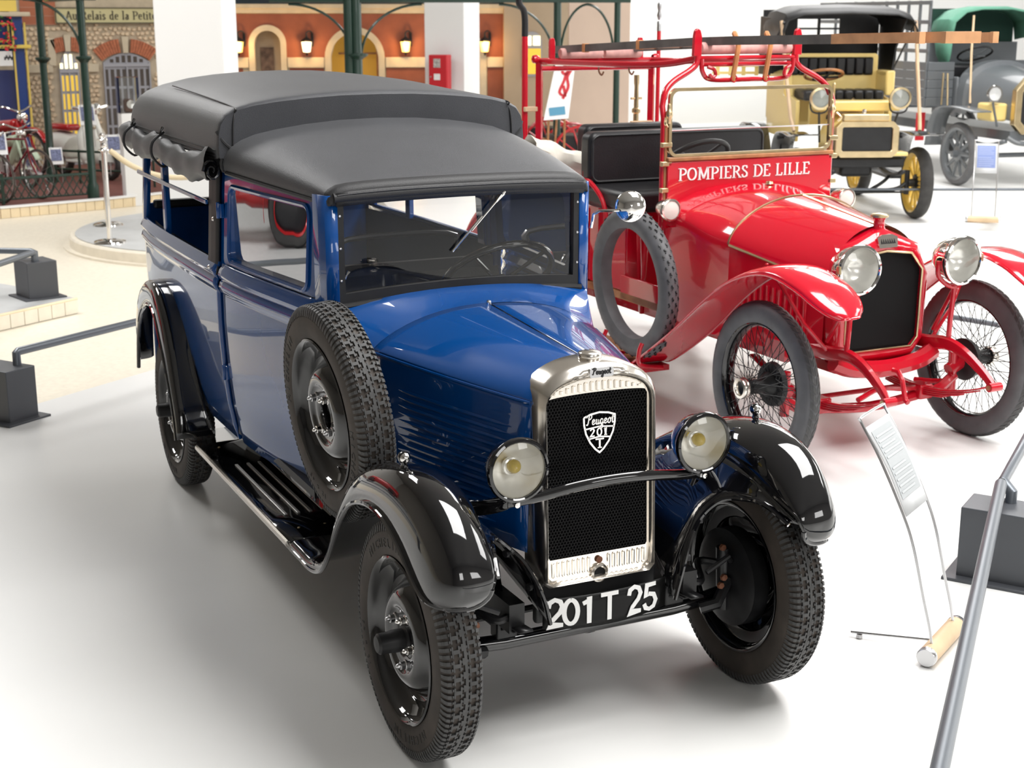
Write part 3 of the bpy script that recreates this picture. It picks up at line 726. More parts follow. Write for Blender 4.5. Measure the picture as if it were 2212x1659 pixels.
# ---- fenders and running boards
FF = [((-1.13, .620, .262), (-1.13, .600, .288), (-1.13, .36, .300)), ((-1.0, .620, .262), (-1.0, .600, .288), (-1.0, .36, .300)),
      ((-.87, .622, .266), (-.87, .600, .292), (-.87, .36, .310)), ((-.75, .626, .302), (-.76, .600, .335), (-.77, .38, .360)),
      ((-.65, .632, .378), (-.67, .600, .420), (-.69, .40, .450)), ((-.55, .640, .488), (-.58, .600, .545), (-.60, .42, .570)),
      ((-.45, .648, .590), (-.47, .600, .675), (-.48, .44, .660)), ((-.33, .656, .675), (-.32, .600, .785), (-.32, .455, .735)),
      ((-.18, .662, .725), (-.14, .600, .850), (-.14, .46, .775)), ((-.03, .666, .728), (.03, .600, .880), (.03, .46, .790)),
      ((.10, .670, .690), (.17, .600, .868), (.15, .465, .765)), ((.19, .672, .640), (.28, .600, .820), (.25, .475, .725)),
      ((.25, .670, .606), (.350, .596, .745), (.32, .485, .70)), ((.288, .664, .594), (.388, .592, .672), (.36, .495, .680)),
      ((.312, .648, .586), (.388, .586, .615), (.376, .502, .656)), ((.330, .628, .582), (.366, .578, .583), (.380, .512, .634))]
def fender_grid(ST, s, k=4, n=6):
    o = cat_spline([a for a, b, c in ST], k); c = cat_spline([b for a, b, c in ST], k); i = cat_spline([c for a, b, c in ST], k); rows = []
    for a, b, d in zip(o, c, i):
        r = []
        for j in range(n+1):
            q = j/n*PI/2
            h = a.lerp(b, math.sin(q)); y = lerp(a.y, b.y, 1-math.cos(q)); r.append((h.x, s*y, h.z))
        for j in range(1, n+1):
            q = j/n*PI/2
            h = b.lerp(d, 1-math.cos(q)); y = lerp(b.y, d.y, math.sin(q)); r.append((h.x, s*y, h.z))
        rows.append(r)
    return rows
RF = [((-3.36, .680, .45), (-3.44, .655, .47), (-3.45, .59, .48)), ((-3.30, .682, .62), (-3.40, .660, .68), (-3.41, .59, .72)), ((-3.17, .690, .755), (-3.26, .668, .84), (-3.25, .60, .88)),
      ((-2.97, .696, .838), (-3.02, .672, .935), (-3.00, .605, .945)), ((-2.80, .705, .825), (-2.79, .680, .915), (-2.78, .605, .90)), ((-2.66, .713, .72), (-2.61, .690, .78), (-2.60, .605, .775)),
      ((-2.54, .716, .57), (-2.50, .692, .60), (-2.49, .600, .60)), ((-2.46, .718, .44), (-2.425, .695, .46), (-2.42, .59, .46)), ((-2.42, .720, .33), (-2.395, .70, .34), (-2.39, .56, .35))]
for s in (-1, 1):
    rows = fender_grid(FF, s)
    mb = MB().grid(rows); F = ob('front_fender', mb, 'gloss_black', V, solid=.005, ang=75)
    ob('fender_bead', MB().tube([r[0] for r in rows]+rows[-1][1:], .0085, 8), 'gloss_black', F)
    ob('fender_ridge', MB().tube([r[-1] for r in rows[24:]], .006, 6), 'gloss_black', F)
    # inner skirt ending in the arched edge over the wheel
    IE = cat_spline([(.372, .500, .655), (.25, .475, .722), (.15, .465, .762), (.03, .46, .787), (-.08, .455, .78), (-.17, .44, .765), (-.22, .36, .70), (-.24, .28, .56)], 4)
    AE = cat_spline([(.350, .478, .650), (.260, .450, .691), (.182, .420, .689), (.135, .385, .677), (.111, .335, .632), (.126, .285, .577), (.150, .240, .479), (.150, .215, .385)], 4)
    ob('inner_skirt', MB().grid([[(a_.lerp(b_, k).x-.02*math.sin(PI*k), s*a_.lerp(b_, k).y, a_.lerp(b_, k).z) for k in (0, .25, .5, .75, 1)] for a_, b_ in zip(IE, AE)]), 'gloss_black', F, solid=.004)
    ob('skirt_edge', MB().tube([(p.x, s*p.y, p.z) for p in AE], .007, 6), 'gloss_black', F)
    for k in (18, 23): ob('bolt', MB().lathe([(0, .012), (.011, .010), (.012, 0)], o=(AE[k].x-.02, s*(AE[k].y+.02), AE[k].z), ax=(.4, s, 0), n=8), 'chassis_black', F)
    vr = []
    for r in rows[10:36]:
        x, y, z = r[-1]; vr.append([(x, y, z), (x, s*lerp(abs(y), .30, .5), lerp(z, .54, .35)), (x, s*.31, min(z, .56)-.02), (x, s*.285, .36)])
    ob('inner_valance', MB().grid(vr), 'gloss_black', F, solid=.004)
    # parking lamp on the crown
    L = empty('fender_lamp', V)
    lc = Vector((-.012, s*.602, .885))
    ob('lamp_foot', MB().lathe([(.020, -.022), (.021, -.016), (.013, -.010), (.010, 0), (.012, .008)], o=lc, ax=(0, 0, 1), n=16), 'gloss_black', L)
    ob('lamp_body', MB().lathe([(0, -.024), (.010, -.022), (.017, -.012), (.019, 0), (.017, .006)], o=lc+Vector((0, 0, .020)), ax=(1, 0, 0), n=16), 'gloss_black', L)
    ob('lamp_lens', MB().lathe([(.016, .005), (.013, .013), (.007, .017), (0, .0185)], o=lc+Vector((0, 0, .020)), ax=(1, 0, 0), n=14), 'chrome', L)
    rows = fender_grid(RF, s)
    F = ob('rear_fender', MB().grid(rows), 'gloss_black', V, solid=.005, ang=75)
    ob('fender_bead', MB().tube([r[0] for r in rows], .010, 8), 'gloss_black', F)
    ob('fender_flange', MB().tube([r[-1] for r in rows], .006, 6), 'gloss_black', F)
    RB = empty('running_board', V)
    ob('splash_apron', MB().grid([[(x, s*y, z) for y, z in ((sy(max(x, -2.4), .46)-.02, .47), (.50, .40), (.33, .33), (.30, .20))] for x in frange(-2.95, -1.0, 8)]), 'gloss_black', RB)
    mb = MB().grid([[(x, s*y, z) for y, z in ((.62, .262), (.615, .286), (.60, .289), (.45, .292), (.34, .30), (.33, .42))] for x in frange(-2.66, -1.11, 6)])
    ob('board', mb, 'gloss_black', RB, solid=.004)
    ob('edge_trim', MB().tube([(x, s*.624, .274) for x in frange(-2.46, -1.12, 6)], .0135, 8, sx=.7), 'nickel', RB)
    for y in (.553, .503, .455, .407):
        ob('tread_strip', MB().box((-1.72, s*y, .2955), (.70, .013, .006)), 'aluminium', RB, bev=.002)
    for x, y in ((-1.22, .55), (-1.22, .45), (-2.36, .55)): ob('bolt', MB().lathe([(0, .004), (.005, .003), (.007, 0)], o=(x, s*y, .292), ax=(0, 0, 1), n=8), 'brass', RB)
# front dumb iron covers, springs, axle, steering
for s in (-1, 1):
    SP = empty('leaf_spring', V)
    for k in range(5):
        hl = .46-.075*k
        ob('leaf', MB().grid([[(x-.10, s*(.295+w), .362+.25*(x*x)-.009*k) for w in (-.022, .022)] for x in frange(-hl, hl*.55, 10)]), 'chassis_black', SP, solid=.007)
    ob('spring_clip', MB().box((.0, s*.295, .34), (.05, .07, .07)), 'chassis_black', SP, bev=.006)
    KP = empty('steering_knuckle', V)
    ob('king_pin', MB().tube([(0.0, s*.50, .25), (0, s*.49, .46)], .025, 10), 'chassis_black', KP)
    ob('steering_arm', MB().tube(cat_spline([(0, s*.50, .40), (-.04, s*.42, .41), (.07, s*.36, .395), (.08, s*.32, .40)]), .013, 8), 'chassis_black', KP)
    ob('brake_lever', MB().tube([(.03, s*.50, .42), (.10, s*.44, .47), (.10, s*.36, .43)], .009, 8), 'chassis_black', KP)
    ob('radius_rod', MB().tube([(.03, s*.49, .36), (.06, s*.43, .30), (.04, s*.38, .285)], .020, 8), 'chassis_black', KP)
    for p in ((.06, s*.44, .36), (.02, s*.47, .47), (.09, s*.43, .40)): ob('bolt', MB().lathe([(0, .012), (.011, .010), (.012, 0)], o=p, ax=(1, 0, 0), n=6), 'rust', KP)
ax = MB().tube([(.0, -.52, .31), (.0, -.40, .292), (0, -.3, .285), (0, .3, .285), (0, .40, .292), (0, .52, .31)], .024, 10)
AX = ob('front_axle', ax, 'gloss_black', V)
ob('tie_rod', MB().tube([(-.12, -.47, .32), (-.12, .47, .32)], .012, 8), 'chassis_black', AX)
ob('sump', MB().lathe([(0, -.05), (.05, -.045), (.065, 0), (.065, .05)], o=(-.15, .06, .25), ax=(0, 0, 1), n=14), 'chassis_black', V)
fr = MB()
for s in (-1, 1): fr.box((-1.6, s*.30, .40), (3.4, .05, .09))
ob('chassis_frame', fr, 'chassis_black', V)
ob('rear_axle', MB().tube([(-WB, -.55, WR), (-WB, -.1, WR), (-WB, 0, WR), (-WB, .1, WR), (-WB, .55, WR)], [.03, .035, .11, .035, .03], 12), 'chassis_black', V)
# ---- radiator
RD = empty('radiator', V)
def rad_x(z): return .052-.040*(z-.54)
N1, N2 = 10, 10
def outl(h0, h1, zb, zs_, zt, r):
    b = [(lerp(-h0+r, h0-r, i/N1), zb) for i in range(N1+1)]
    rt = [(h0, zb+r)]+[(lerp(h0, h1, i/N2), lerp(zb+r, zs_, i/N2)) for i in range(1, N2+1)]
    tp = []
    for i in range(1, 2*N1):
        q = PI*i/(2*N1); tp.append((h1*math.cos(q)*(1 if True else 0), zs_+(zt-zs_)*math.sin(q)**.76))
    return b+rt+tp+[(-a, c) for a, c in rt[::-1]]
oo = outl(.197, .199, .450, 1.000, 1.133, .02); o2 = outl(.192, .193, .458, 1.000, 1.124, .02); ii = outl(.177, .177, .470, 1.000, 1.088, .015); i2 = outl(.175, .175, .474, 1.000, 1.083, .015)
def rp(poly, dx): return [(rad_x(z)+dx, y, z) for y, z in poly]
shell = MB().grid([rp(oo, -.11), rp(oo, -.02), rp(o2, .010), rp([(lerp(a[0], b[0], .5), lerp(a[1], b[1], .5)) for a, b in zip(o2, ii)], .020), rp(ii, .010), rp(i2, -.004)], wv=True)
ob('radiator_shell', shell, 'nickel', RD, ang=60)
ob('shell_top', MB().grid([rp(oo, -.11), rp([(y*.2, .9) for y, z in oo], -.11)], wv=True), 'chassis_black', RD)
# flat nickel plate round the core, with the black opening
gi = [(lerp(-.165, .165, i/N1), .540) for i in range(N1+1)]+[(.170, lerp(.548, 1.02, i/N2)) for i in range(N2+1)]+[(.165*math.cos(PI*i/(2*N1)), 1.030+.010*math.sin(PI*i/(2*N1))) for i in range(1, 2*N1)]+[(-.170, lerp(1.02, .548, i/N2)) for i in range(N2+1)]
ob('face_plate', MB().grid([rp(i2, -.003), rp(gi, -.003), rp(gi, -.014)], wv=True), 'nickel', RD, smooth=False)
ob('core', MB().add([(rad_x(.53)-.012, -.172, .53), (rad_x(.53)-.012, .172, .53), (rad_x(1.045)-.012, .172, 1.045), (rad_x(1.045)-.012, -.172, 1.045)], [(0, 1, 2, 3)]), 'core_black', RD)
hx = MB(); hr = .0060
nr = int(.50/(hr*1.5)); nc = int(.345/(hr*1.732))
for r in range(nr+1):
    for c in range(nc+1):
        y = -.170+c*hr*1.732+(hr*.866 if r % 2 else 0); z = .541+r*hr*1.5
        if abs(y) > .171 or z > 1.036: continue
        x = rad_x(z); vs = []
        for k in range(6):
            q = PI/6+k*PI/3; a, b = math.cos(q), math.sin(q)
            vs += [(x-.006, y+hr*a, z+hr*b), (x-.006, y+hr*.80*a, z+hr*.80*b), (x-.012, y+hr*.80*a, z+hr*.80*b)]
        hx.add(vs, [f for k in range(6) for f in ((k*3, (k*3+3) % 18, (k*3+4) % 18, k*3+1), (k*3+1, (k*3+4) % 18, (k*3+5) % 18, k*3+2))])
ob('honeycomb', hx, 'core_black', RD, smooth=False, kind='stuff')
rib = mesh_of('rib', MB().tube([(0, 0, -.5), (0, 0, -.42), (0, 0, .42), (0, 0, .5)], [.2, .5, .5, .2], 8))
rib.materials.append(M('nickel'))
for i in range(15):
    y = -.142+i*.0203; top = 1.0+.083*math.sqrt(max(0, 1-(y/.175)**2))**.76
    h = max(.006, (top-.007)-1.046); z = 1.044+h/2
    o = ob('rib', rib, None, RD, loc=(rad_x(z)-.002, y, z)); o.scale = (.008, .013, h)
for i in range(19):
    y = -.156+i*.01733
    if abs(y) < .03: continue
    o = ob('rib', rib, None, RD, loc=(rad_x(.508)-.002, y, .508)); o.scale = (.008, .011, .050)
ob('crank_ring', MB().lathe([(.018, -.006), (.019, .006), (.023, .010), (.029, .006), (.031, -.004)], o=(rad_x(.475), 0, .477), ax=(1, 0, 0), n=24), 'nickel', RD)
ob('crank_hole', MB().disc((rad_x(.475)+.001, 0, .477), (1, 0, 0), .0185), 'core_black', RD)
ob('drain_hole', MB().lathe([(.011, .003), (.008, .0035), (0, .0028)], o=(rad_x(.515)+.0005, 0, .519), ax=(1, 0, 0), n=16), 'rust', RD)
ob('filler_cap', MB().lathe([(.026, -.03), (.026, -.004), (.033, -.002), (.036, .004), (.036, .017), (.033, .021), (.02, .025), (0, .026)], o=(-.022, 0, 1.130), ax=(0, 0, 1), n=28), 'nickel', RD)
ob('cap_collar', MB().lathe([(.055, -.014), (.045, -.008), (.028, -.004)], o=(-.022, 0, 1.130), ax=(0, 0, 1), n=28), 'nickel', RD)
fb = YZ(0)
def on_rad(a, b, d): return (rad_x(b)+.004+d, a, b)
B = MB()
sh = [(-.053, .968), (-.03, .976), (0, .980), (.03, .976), (.053, .968)]
shield = sh+[(.052, .945), (.046, .918), (.032, .890), (.014, .868), (0, .857), (-.014, .868), (-.032, .890), (-.046, .918), (-.052, .945), (-.053, .968)]
stroke(B, shield, on_rad, .0058, None, .004)
stroke(B, [(-.050, .932), (0, .937), (.050, .932)], on_rad, .0045, None, .004); stroke(B, [(-.038, .901), (0, .906), (.038, .901)], on_rad, .0045, None, .004)
script_text(B, 'Peugeot', on_rad, .0315, .0036, .005, -.0475, .944, .1)
def dig(mb, pts, x, z, h, w): stroke(mb, [(x+a*h, z+b*h) for a, b in pts], on_rad, w, w*.8, .005)
dig(B, [(-.32, .74), (-.2, .95), (.1, .95), (.22, .74), (.05, .45), (-.32, .04), (.28, .04)], -.024, .9085, .024, .005)
dig(B, arc(0, .5, .3, 0, 360, 16, .47), -.001, .9085, .024, .005)
dig(B, [(-.2, .8), (0, 1.0), (0, .0)], .020, .9085, .024, .005); dig(B, [(-.2, .04), (.2, .04)], .020, .9085, .024, .004)
dig(B, [(-.5, .95), (.5, .95)], 0, .871, .029, .006); dig(B, [(0, .95), (0, .02)], 0, .871, .029, .006); dig(B, [(-.25, .04), (.25, .04)], 0, .871, .029, .004)
ob('shield_badge', B, 'chrome', RD, smooth=False, label='bright shield badge on the black grille')
pl = MB().prism(rrect(-.040, .040, 1.090, 1.119, .008), on_rad, .010, .020); ob('maker_plate', pl, 'steel', RD)
B = MB(); script_text(B, 'Peugeot', lambda a, b, d: on_rad(a, b, d+.020), .021, .003, .0015, -.034, 1.099, .1); ob('plate_lettering', B, 'satin_black', RD, smooth=False)
for s in (-1, 1):
    sc = MB().tube(cat_spline([(rad_x(1.09)+.018, s*.045, 1.102), (rad_x(1.09)+.020, s*.06, 1.098), (rad_x(1.09)+.020, s*.08, 1.098), (rad_x(1.09)+.019, s*.098, 1.090)], 4), [.005]+[.004]*11+[.001], 6); ob('scroll', sc, 'nickel', RD)
# ---- headlamps
for s in (-1, 1):
    H = empty('headlamp', V); c = Vector((.122, s*.312, .868)); A = (1, 0, 0)
    ob('bowl', MB().lathe([(0, -.105), (.03, -.100), (.06, -.078), (.080, -.045), (.090, -.008), (.091, .004)], o=c, ax=A, n=36), 'gloss_black', H)
    ob('rim', MB().lathe([(.090, -.004), (.096, .002), (.0975, .010), (.094, .018), (.087, .021), (.083, .017), (.083, .010)], o=c, ax=A, n=40), 'gloss_black', H)
    ob('reflector', MB().lathe([(.0835, .008), (.080, -.008), (.066, -.038), (.045, -.060), (.022, -.072), (0, -.076)], o=c, ax=A, n=32), 'reflector', H)
    ob('bulb', MB().lathe([(0, .006), (.012, .002), (.020, -.010), (.021, -.022), (.015, -.036), (.010, -.05), (.010, -.07)], o=c+Vector((0, 0, .004)), ax=A, n=18), 'bulb_yellow', H)
    ob('bulb_shield', MB().lathe([(.026, -.045), (.027, -.030), (.022, -.028)], o=c, ax=A, n=18), 'reflector', H)
    ob('lens', MB().lathe([(.0835, .012), (.06, .020), (.03, .024), (0, .0255)], o=c, ax=A, n=32), 'glass_lens', H)
    ob('clamp_screw', MB().lathe([(0, .008), (.008, .007), (.009, 0)], o=c+Vector((.010, s*.005, -.103)), ax=A, n=12), 'chrome', H)
    ob('clamp', MB().box(c+Vector((-.004, 0, -.102)), (.03, .016, .014)), 'steel', H, bev=.003)
    br = MB().tube(cat_spline([c+Vector((-.03, 0, -.085)), c+Vector((-.05, s*.03, -.115)), c+Vector((-.12, s*.09, -.14)), c+Vector((-.2, s*.14, -.13))], 5), [.024]*11+[.02]*5, 10, sx=.6)
    ob('bracket', br, 'gloss_black', H)
    ob('bracket_bolt', MB().lathe([(0, .01), (.009, .008), (.012, 0)], o=c+Vector((-.16, s*.115, -.110)), ax=(0, 0, 1), n=10), 'chrome', H)
bar = cat_spline([(.095, -.33, .762), (.112, -.24, .772), (.125, -.12, .790), (.128, 0, .796), (.125, .12, .790), (.112, .24, .772), (.095, .33, .762)], 5)
ob('headlamp_bar', MB().tube(bar, .0165, 10, sx=.75), 'gloss_black', V)
# ---- number plate
ob('front_apron', MB().box((.03, 0, .405), (.03, .42, .13)), 'satin_black', V, bev=.01)
NP = empty('number_plate', V)
def plate(a, b, d): return (.118+d-.9*a*a*.6-.25*(b-.39)**2, a, b)
pts = [(-.212, .438), (-.205, .345), (-.12, .334), (0, .331), (.12, .334), (.205, .345), (.212, .438)]
rows = [[plate(y, z, 0) for z in frange(.334+.012*(abs(y)/.21)**2, .440, 4)] for y in frange(-.212, .212, 16)]
ob('plate', MB().grid(rows), 'plate_black', NP, solid=.004)
DG = {'2': [(.06, .72), (.10, .90), (.28, 1.0), (.46, .92), (.53, .73), (.44, .52), (.20, .26), (.06, .07), (.56, .07)], '0': arc(.3, .5, .235, 90, 450, 24, .43), '1': [(.05, .74), (.20, .80), (.28, .96), (.28, .0)], '5': [(.52, .93), (.14, .93), (.09, .50), (.24, .60), (.44, .54), (.53, .32), (.44, .10), (.26, .03), (.10, .10), (.04, .26)]}
for ch, y0 in (('2', -.203), ('0', -.155), ('1', -.094), ('T', -.030), ('2', .063), ('5', .123)):
    tx = MB(); hh = .088; fnp = lambda a, b, d: plate(a, b, .004+d)
    if ch == 'T': stroke(tx, [(y0, .350+.94*hh), (y0+.060, .350+.94*hh)], fnp, .0125, .0125, .002); stroke(tx, [(y0+.030, .350+.94*hh), (y0+.030, .350)], fnp, .0145, .0145, .002)
    else: stroke(tx, [(y0+a*hh*1.04, .350+b*hh) for a, b in DG[ch]], fnp, .0145, .0120, .002)
    ob('digit' if ch != 'T' else 'letter', tx, 'white_paint', NP, smooth=False)
# ---- mirror on the far pillar
MR = empty('wing_mirror', V)
ob('mirror_arm', MB().tube([(-.955, .515, 1.37), (-.950, .522, 1.42), (-.93, .535, 1.434), (-.90, .60, 1.436), (-.90, .645, 1.434)], .0055, 8), 'chrome', MR)
mc = (-.897, .645, 1.448); an = (.93, -.35, .1)
ob('mirror_shell', MB().lathe([(.053, -.004), (.057, .002), (.054, .010), (.04, .021), (.02, .027), (0, .029)], o=mc, ax=an, n=28), 'chrome', MR)
ob('mirror_glass', MB().lathe([(.053, -.003), (0, -.003)], o=mc, ax=an, n=28), 'reflector', MR)
# ---- inside the cab
ST = empty('steering_wheel', V)
T = Matrix.Translation((-1.25, .275, 1.165)) @ Matrix.Rotation(math.radians(-42), 4, 'Y')
ob('wheel_rim', MB().tube([(.215*math.cos(q), .215*math.sin(q), 0) for q in [2*PI*i/40 for i in range(40)]], .014, 10, closed=True, T=T), 'gloss_black', ST)
sp = MB()
for k in range(4):
    q = PI/4+k*PI/2; sp.tube([(.2*math.cos(q), .2*math.sin(q), 0), (.03*math.cos(q), .03*math.sin(q), -.03)], .008, 8, T=T)
ob('wheel_spokes', sp, 'gloss_black', ST)
ob('wheel_boss', MB().lathe([(0, .0), (.03, -.01), (.035, -.04), (.02, -.06), (.018, -.5)], ax=(0, 0, 1), n=14, T=T), 'satin_black', ST)
for y in (-.25, .25):
    S = empty('seat', V)
    ob('seat_back', MB().grid([[(-1.66-.10*(z-.75)+.03*math.sin(PI*(z-.7)/.45), y+.22*math.sin(u), z) for u in frange(-PI/2, PI/2, 8)] for z in frange(.70, 1.12, 8)]), 'leather_black', S, solid=.07)
    ob('seat_cushion', MB().box((-1.45, y, .66), (.44, .42, .14)), 'leather_black', S, bev=.04)
ob('bulkhead', MB().box((-1.92, 0, .80), (.03, 1.14, .66)), 'interior_shade_navy', V)
ob('dashboard', MB().box((-1.04, 0, 1.10), (.06, .90, .10)), 'gloss_black', V, bev=.01)
ob('gear_lever', MB().tube([(-1.18, .0, .6), (-1.25, -.05, 1.05)], [.008]*2, 8), 'chrome', V)
ob('grab_rail', MB().tube(cat_spline([(-2.02, -.1, 1.15), (-2.02, -.05, 1.22), (-2.02, .4, 1.22), (-2.02, .45, 1.15)], 4), .012, 8), 'steel', V)
# ================================================================ the red fire truck
TO = (-1.8632, 2.6255, 0); TH = .0033
K = thing('fire_truck', 'vintage red fire truck with ladder on roof rack and wire wheels', 'truck', TO, (0, 0, TH))
TT = .6527; TRR = .4075; TWB = 2.85
def wire_wheel(parent, name='wheel'):
    W = empty(name, parent); R = TRR
    ob('tyre', MB().lathe([(.300, -.030), (.310, -.040), (.335, -.047), (.362, -.046), (.384, -.038), (.397, -.026), (R-.002, -.012), (R, 0), (R-.002, .012), (.397, .026), (.384, .038), (.362, .046), (.335, .047), (.310, .040), (.300, .030)], n=64), 'rubber_grey', W)
    tr = MB(); N = 60
    def P(th, y, r): return (r*math.cos(th), y, r*math.sin(th))
    for i in range(N):
        a = 2*PI*i/N; d = 2*PI/N
        for s in (-1, 1):
            q = [(s*.003, R+.0015), (s*.016, R-.001), (s*.028, R-.010)]
            sh = .35*d
            vs = []
            for k, (y, r) in enumerate(q):
                vs += [P(a+.06*d+sh*k, y, r), P(a+.80*d+sh*k, y, r)]
            tr.add(vs, [(0, 1, 3, 2), (2, 3, 5, 4)])
    ob('tread', tr, 'rubber_tread', W, smooth=False)
    ob('rim', MB().lathe([(.302, -.032), (.309, -.036), (.300, -.038), (.290, -.028), (.284, 0), (.290, .028), (.300, .038), (.309, .036), (.302, .032)], n=56), 'gloss_black', W)
    sp = MB()
    for i in range(36):
        a = 2*PI*i/36
        for (y0, r0, y1, da) in ((-.085, .030, -.016, .28), (.030, .058, .016, -.30)):
            dd = da if i % 2 else -da
            sp.tube([(r0*math.cos(a+dd*2.6), y0, r0*math.sin(a+dd*2.6)), (.288*math.cos(a), y1, .288*math.sin(a))], .0019, 4, cap=False)
    ob('wire_spokes', sp, 'satin_black', W, kind='stuff')
    ob('hub', MB().lathe([(.0, -.11), (.036, -.11), (.034, -.02), (.045, 0), (.062, .020), (.066, .030), (.060, .045), (0, .05)], n=28), 'chassis_black', W)
    ob('hub_cap', MB().lathe([(.032, -.104), (.032, -.138), (.037, -.144), (.049, -.142), (.052, -.134), (.052, -.116), (.044, -.104)], n=28), 'nickel', W)
    ob('hub_bore', MB().lathe([(.033, -.124), (0, -.118)], n=20), 'satin_black', W)
    ob('brake_drum', MB().lathe([(.06, .03), (.105, .035), (.11, .06), (.08, .075), (0, .08)], n=28), 'satin_black', W)
    return W
wf = wire_wheel(K); wf.location = (0, -TT, TRR)
copy_tree(wf, K, (0, TT, TRR), (0, .3, PI)); copy_tree(wf, K, (-TWB, -TT, TRR), (0, .2, 0)); copy_tree(wf, K, (-TWB, TT, TRR), (0, .5, PI))
# spare tyre standing on the running board
ST = empty('spare_tyre', K, (-1.09, -.735, .735), (.05, 0, 0))
R = TRR
ob('tyre', MB().lathe([(.296, -.014), (.300, -.034), (.335, -.050), (.362, -.049), (.386, -.040), (.400, -.025), (R, 0), (.400, .025), (.386, .040), (.362, .049), (.335, .050), (.300, .034), (.296, .014)], n=64, closed=True), 'rubber_grey', ST)
tr = MB()
for i in range(40):
    a = 2*PI*i/40
    for k, (y, da) in enumerate(((-.026, 0), (-.010, .5), (.010, 0), (.026, .5))):
        t0 = a+da*2*PI/40; r = R+.0012-(.010 if abs(y) > .02 else .001)
        pts = [(r*math.cos(t0+j*.018), y+(.004 if j == 1 else -.003), r*math.sin(t0+j*.018)) for j in range(4)]
        tr.tube(pts, .0042, 4)
ob('tread', tr, 'satin_black', ST, smooth=False)
for x in (-1.28, -.90): ob('tyre_hook', MB().tube(cat_spline([(x, -.66, .30), (x, -.80, .33), (x+.01, -.815, .40), (x+.015, -.80, .45)], 5), .012, 8), 'red_frame', K)
# ---- radiator: tall red surround and octagonal core
RD = empty('radiator', K)
def ot(h, z0, z1, c, top): return [(-h+c, z0), (h-c, z0), (h, z0+c), (h, z1-c), (h-c, z1), (0, z1+top), (-h+c, z1), (-h, z1-c), (-h, z0+c)]
def den(poly, k=3): return [tuple(Vector(poly[i]).lerp(Vector(poly[(i+1) % len(poly)]), j/k)) for i in range(len(poly)) for j in range(k)]
co = [(-.185, .530), (.185, .530), (.225, .575), (.230, .915), (.155, 1.000), (0, 1.018), (-.155, 1.000), (-.230, .915), (-.225, .575)]
sh_o = [(-.21, .455), (.21, .455), (.290, .56), (.302, .86), (.225, 1.045), (0, 1.135), (-.225, 1.045), (-.302, .86), (-.290, .56)]
def smp(poly, f=.0): return den(poly, 4)
rx = lambda dx: (lambda a, b: (dx, a, b))
def rows_of(polys): return [[(dx, a, b) for a, b in smp(pl)] for dx, pl in polys]
def mixp(A, B, t): return [(lerp(a[0], b[0], t), lerp(a[1], b[1], t)) for a, b in zip(A, B)]
ob('radiator_shell', MB().grid(rows_of([(-.10, sh_o), (-.02, sh_o), (.025, mixp(sh_o, co, .12)), (.052, mixp(sh_o, co, .5)), (.055, mixp(sh_o, co, .85)), (.050, co), (.03, co)]), wv=True), 'red_paint', RD, ang=50)
ob('core_trim', MB().tube([(.054, a, b) for a, b in den(co, 2)], .006, 6, closed=True), 'brass', RD)
cm = MB().prism(co, YZ(.028), 0, .006); ob('core', cm, 'core_black', RD)
hx = MB(); hr = .0062
for r in range(54):
    for c in range(46):
        y = -.232+c*hr*1.732+(hr*.866 if r % 2 else 0); z = .535+r*hr*1.5
        w = itp([(.53, .185), (.575, .225), (.915, .230), (1.0, .155), (1.02, .05)], z)
        if abs(y) > w-.004: continue
        vs = []
        for k in range(6):
            q = PI/6+k*PI/3; a, b = math.cos(q), math.sin(q); vs += [(.042, y+hr*a, z+hr*b), (.042, y+hr*.8*a, z+hr*.8*b)]
        hx.add(vs, [(k*2, (k*2+2) % 12, (k*2+3) % 12, k*2+1) for k in range(6)])
ob('honeycomb', hx, 'core_black', RD, smooth=False, kind='stuff')
ob('filler_neck', MB().lathe([(.040, -.03), (.028, .0), (.026, .03), (.036, .045)], o=(-.015, 0, 1.13), ax=(0, 0, 1), n=20), 'red_paint', RD)
ob('filler_cap', MB().lathe([(.030, .0), (.044, .004), (.044, .014), (.034, .020), (0, .024)], o=(-.015, 0, 1.172), ax=(0, 0, 1), n=12), 'brass', RD)
bd = MB().prism([(-.062, .02), (-.055, -.035), (.055, -.035), (.062, .02), (.03, .034), (-.03, .034)], lambda a, b, d: (.050+d-b*.25, a, 1.068+b*.9), 0, .008)
ob('maker_plate', bd, 'nickel', RD)
B = MB()
for i in range(7): stroke(B, [(-.043+i*.013, -.014), (-.040+i*.013, .008), (-.035+i*.013, -.014)], lambda a, b, d: (.0585+d-b*.25, a, 1.068+b*.9), .004, .004, .001)
ob('plate_lettering', B, 'satin_black', RD, smooth=False, kind='stuff')
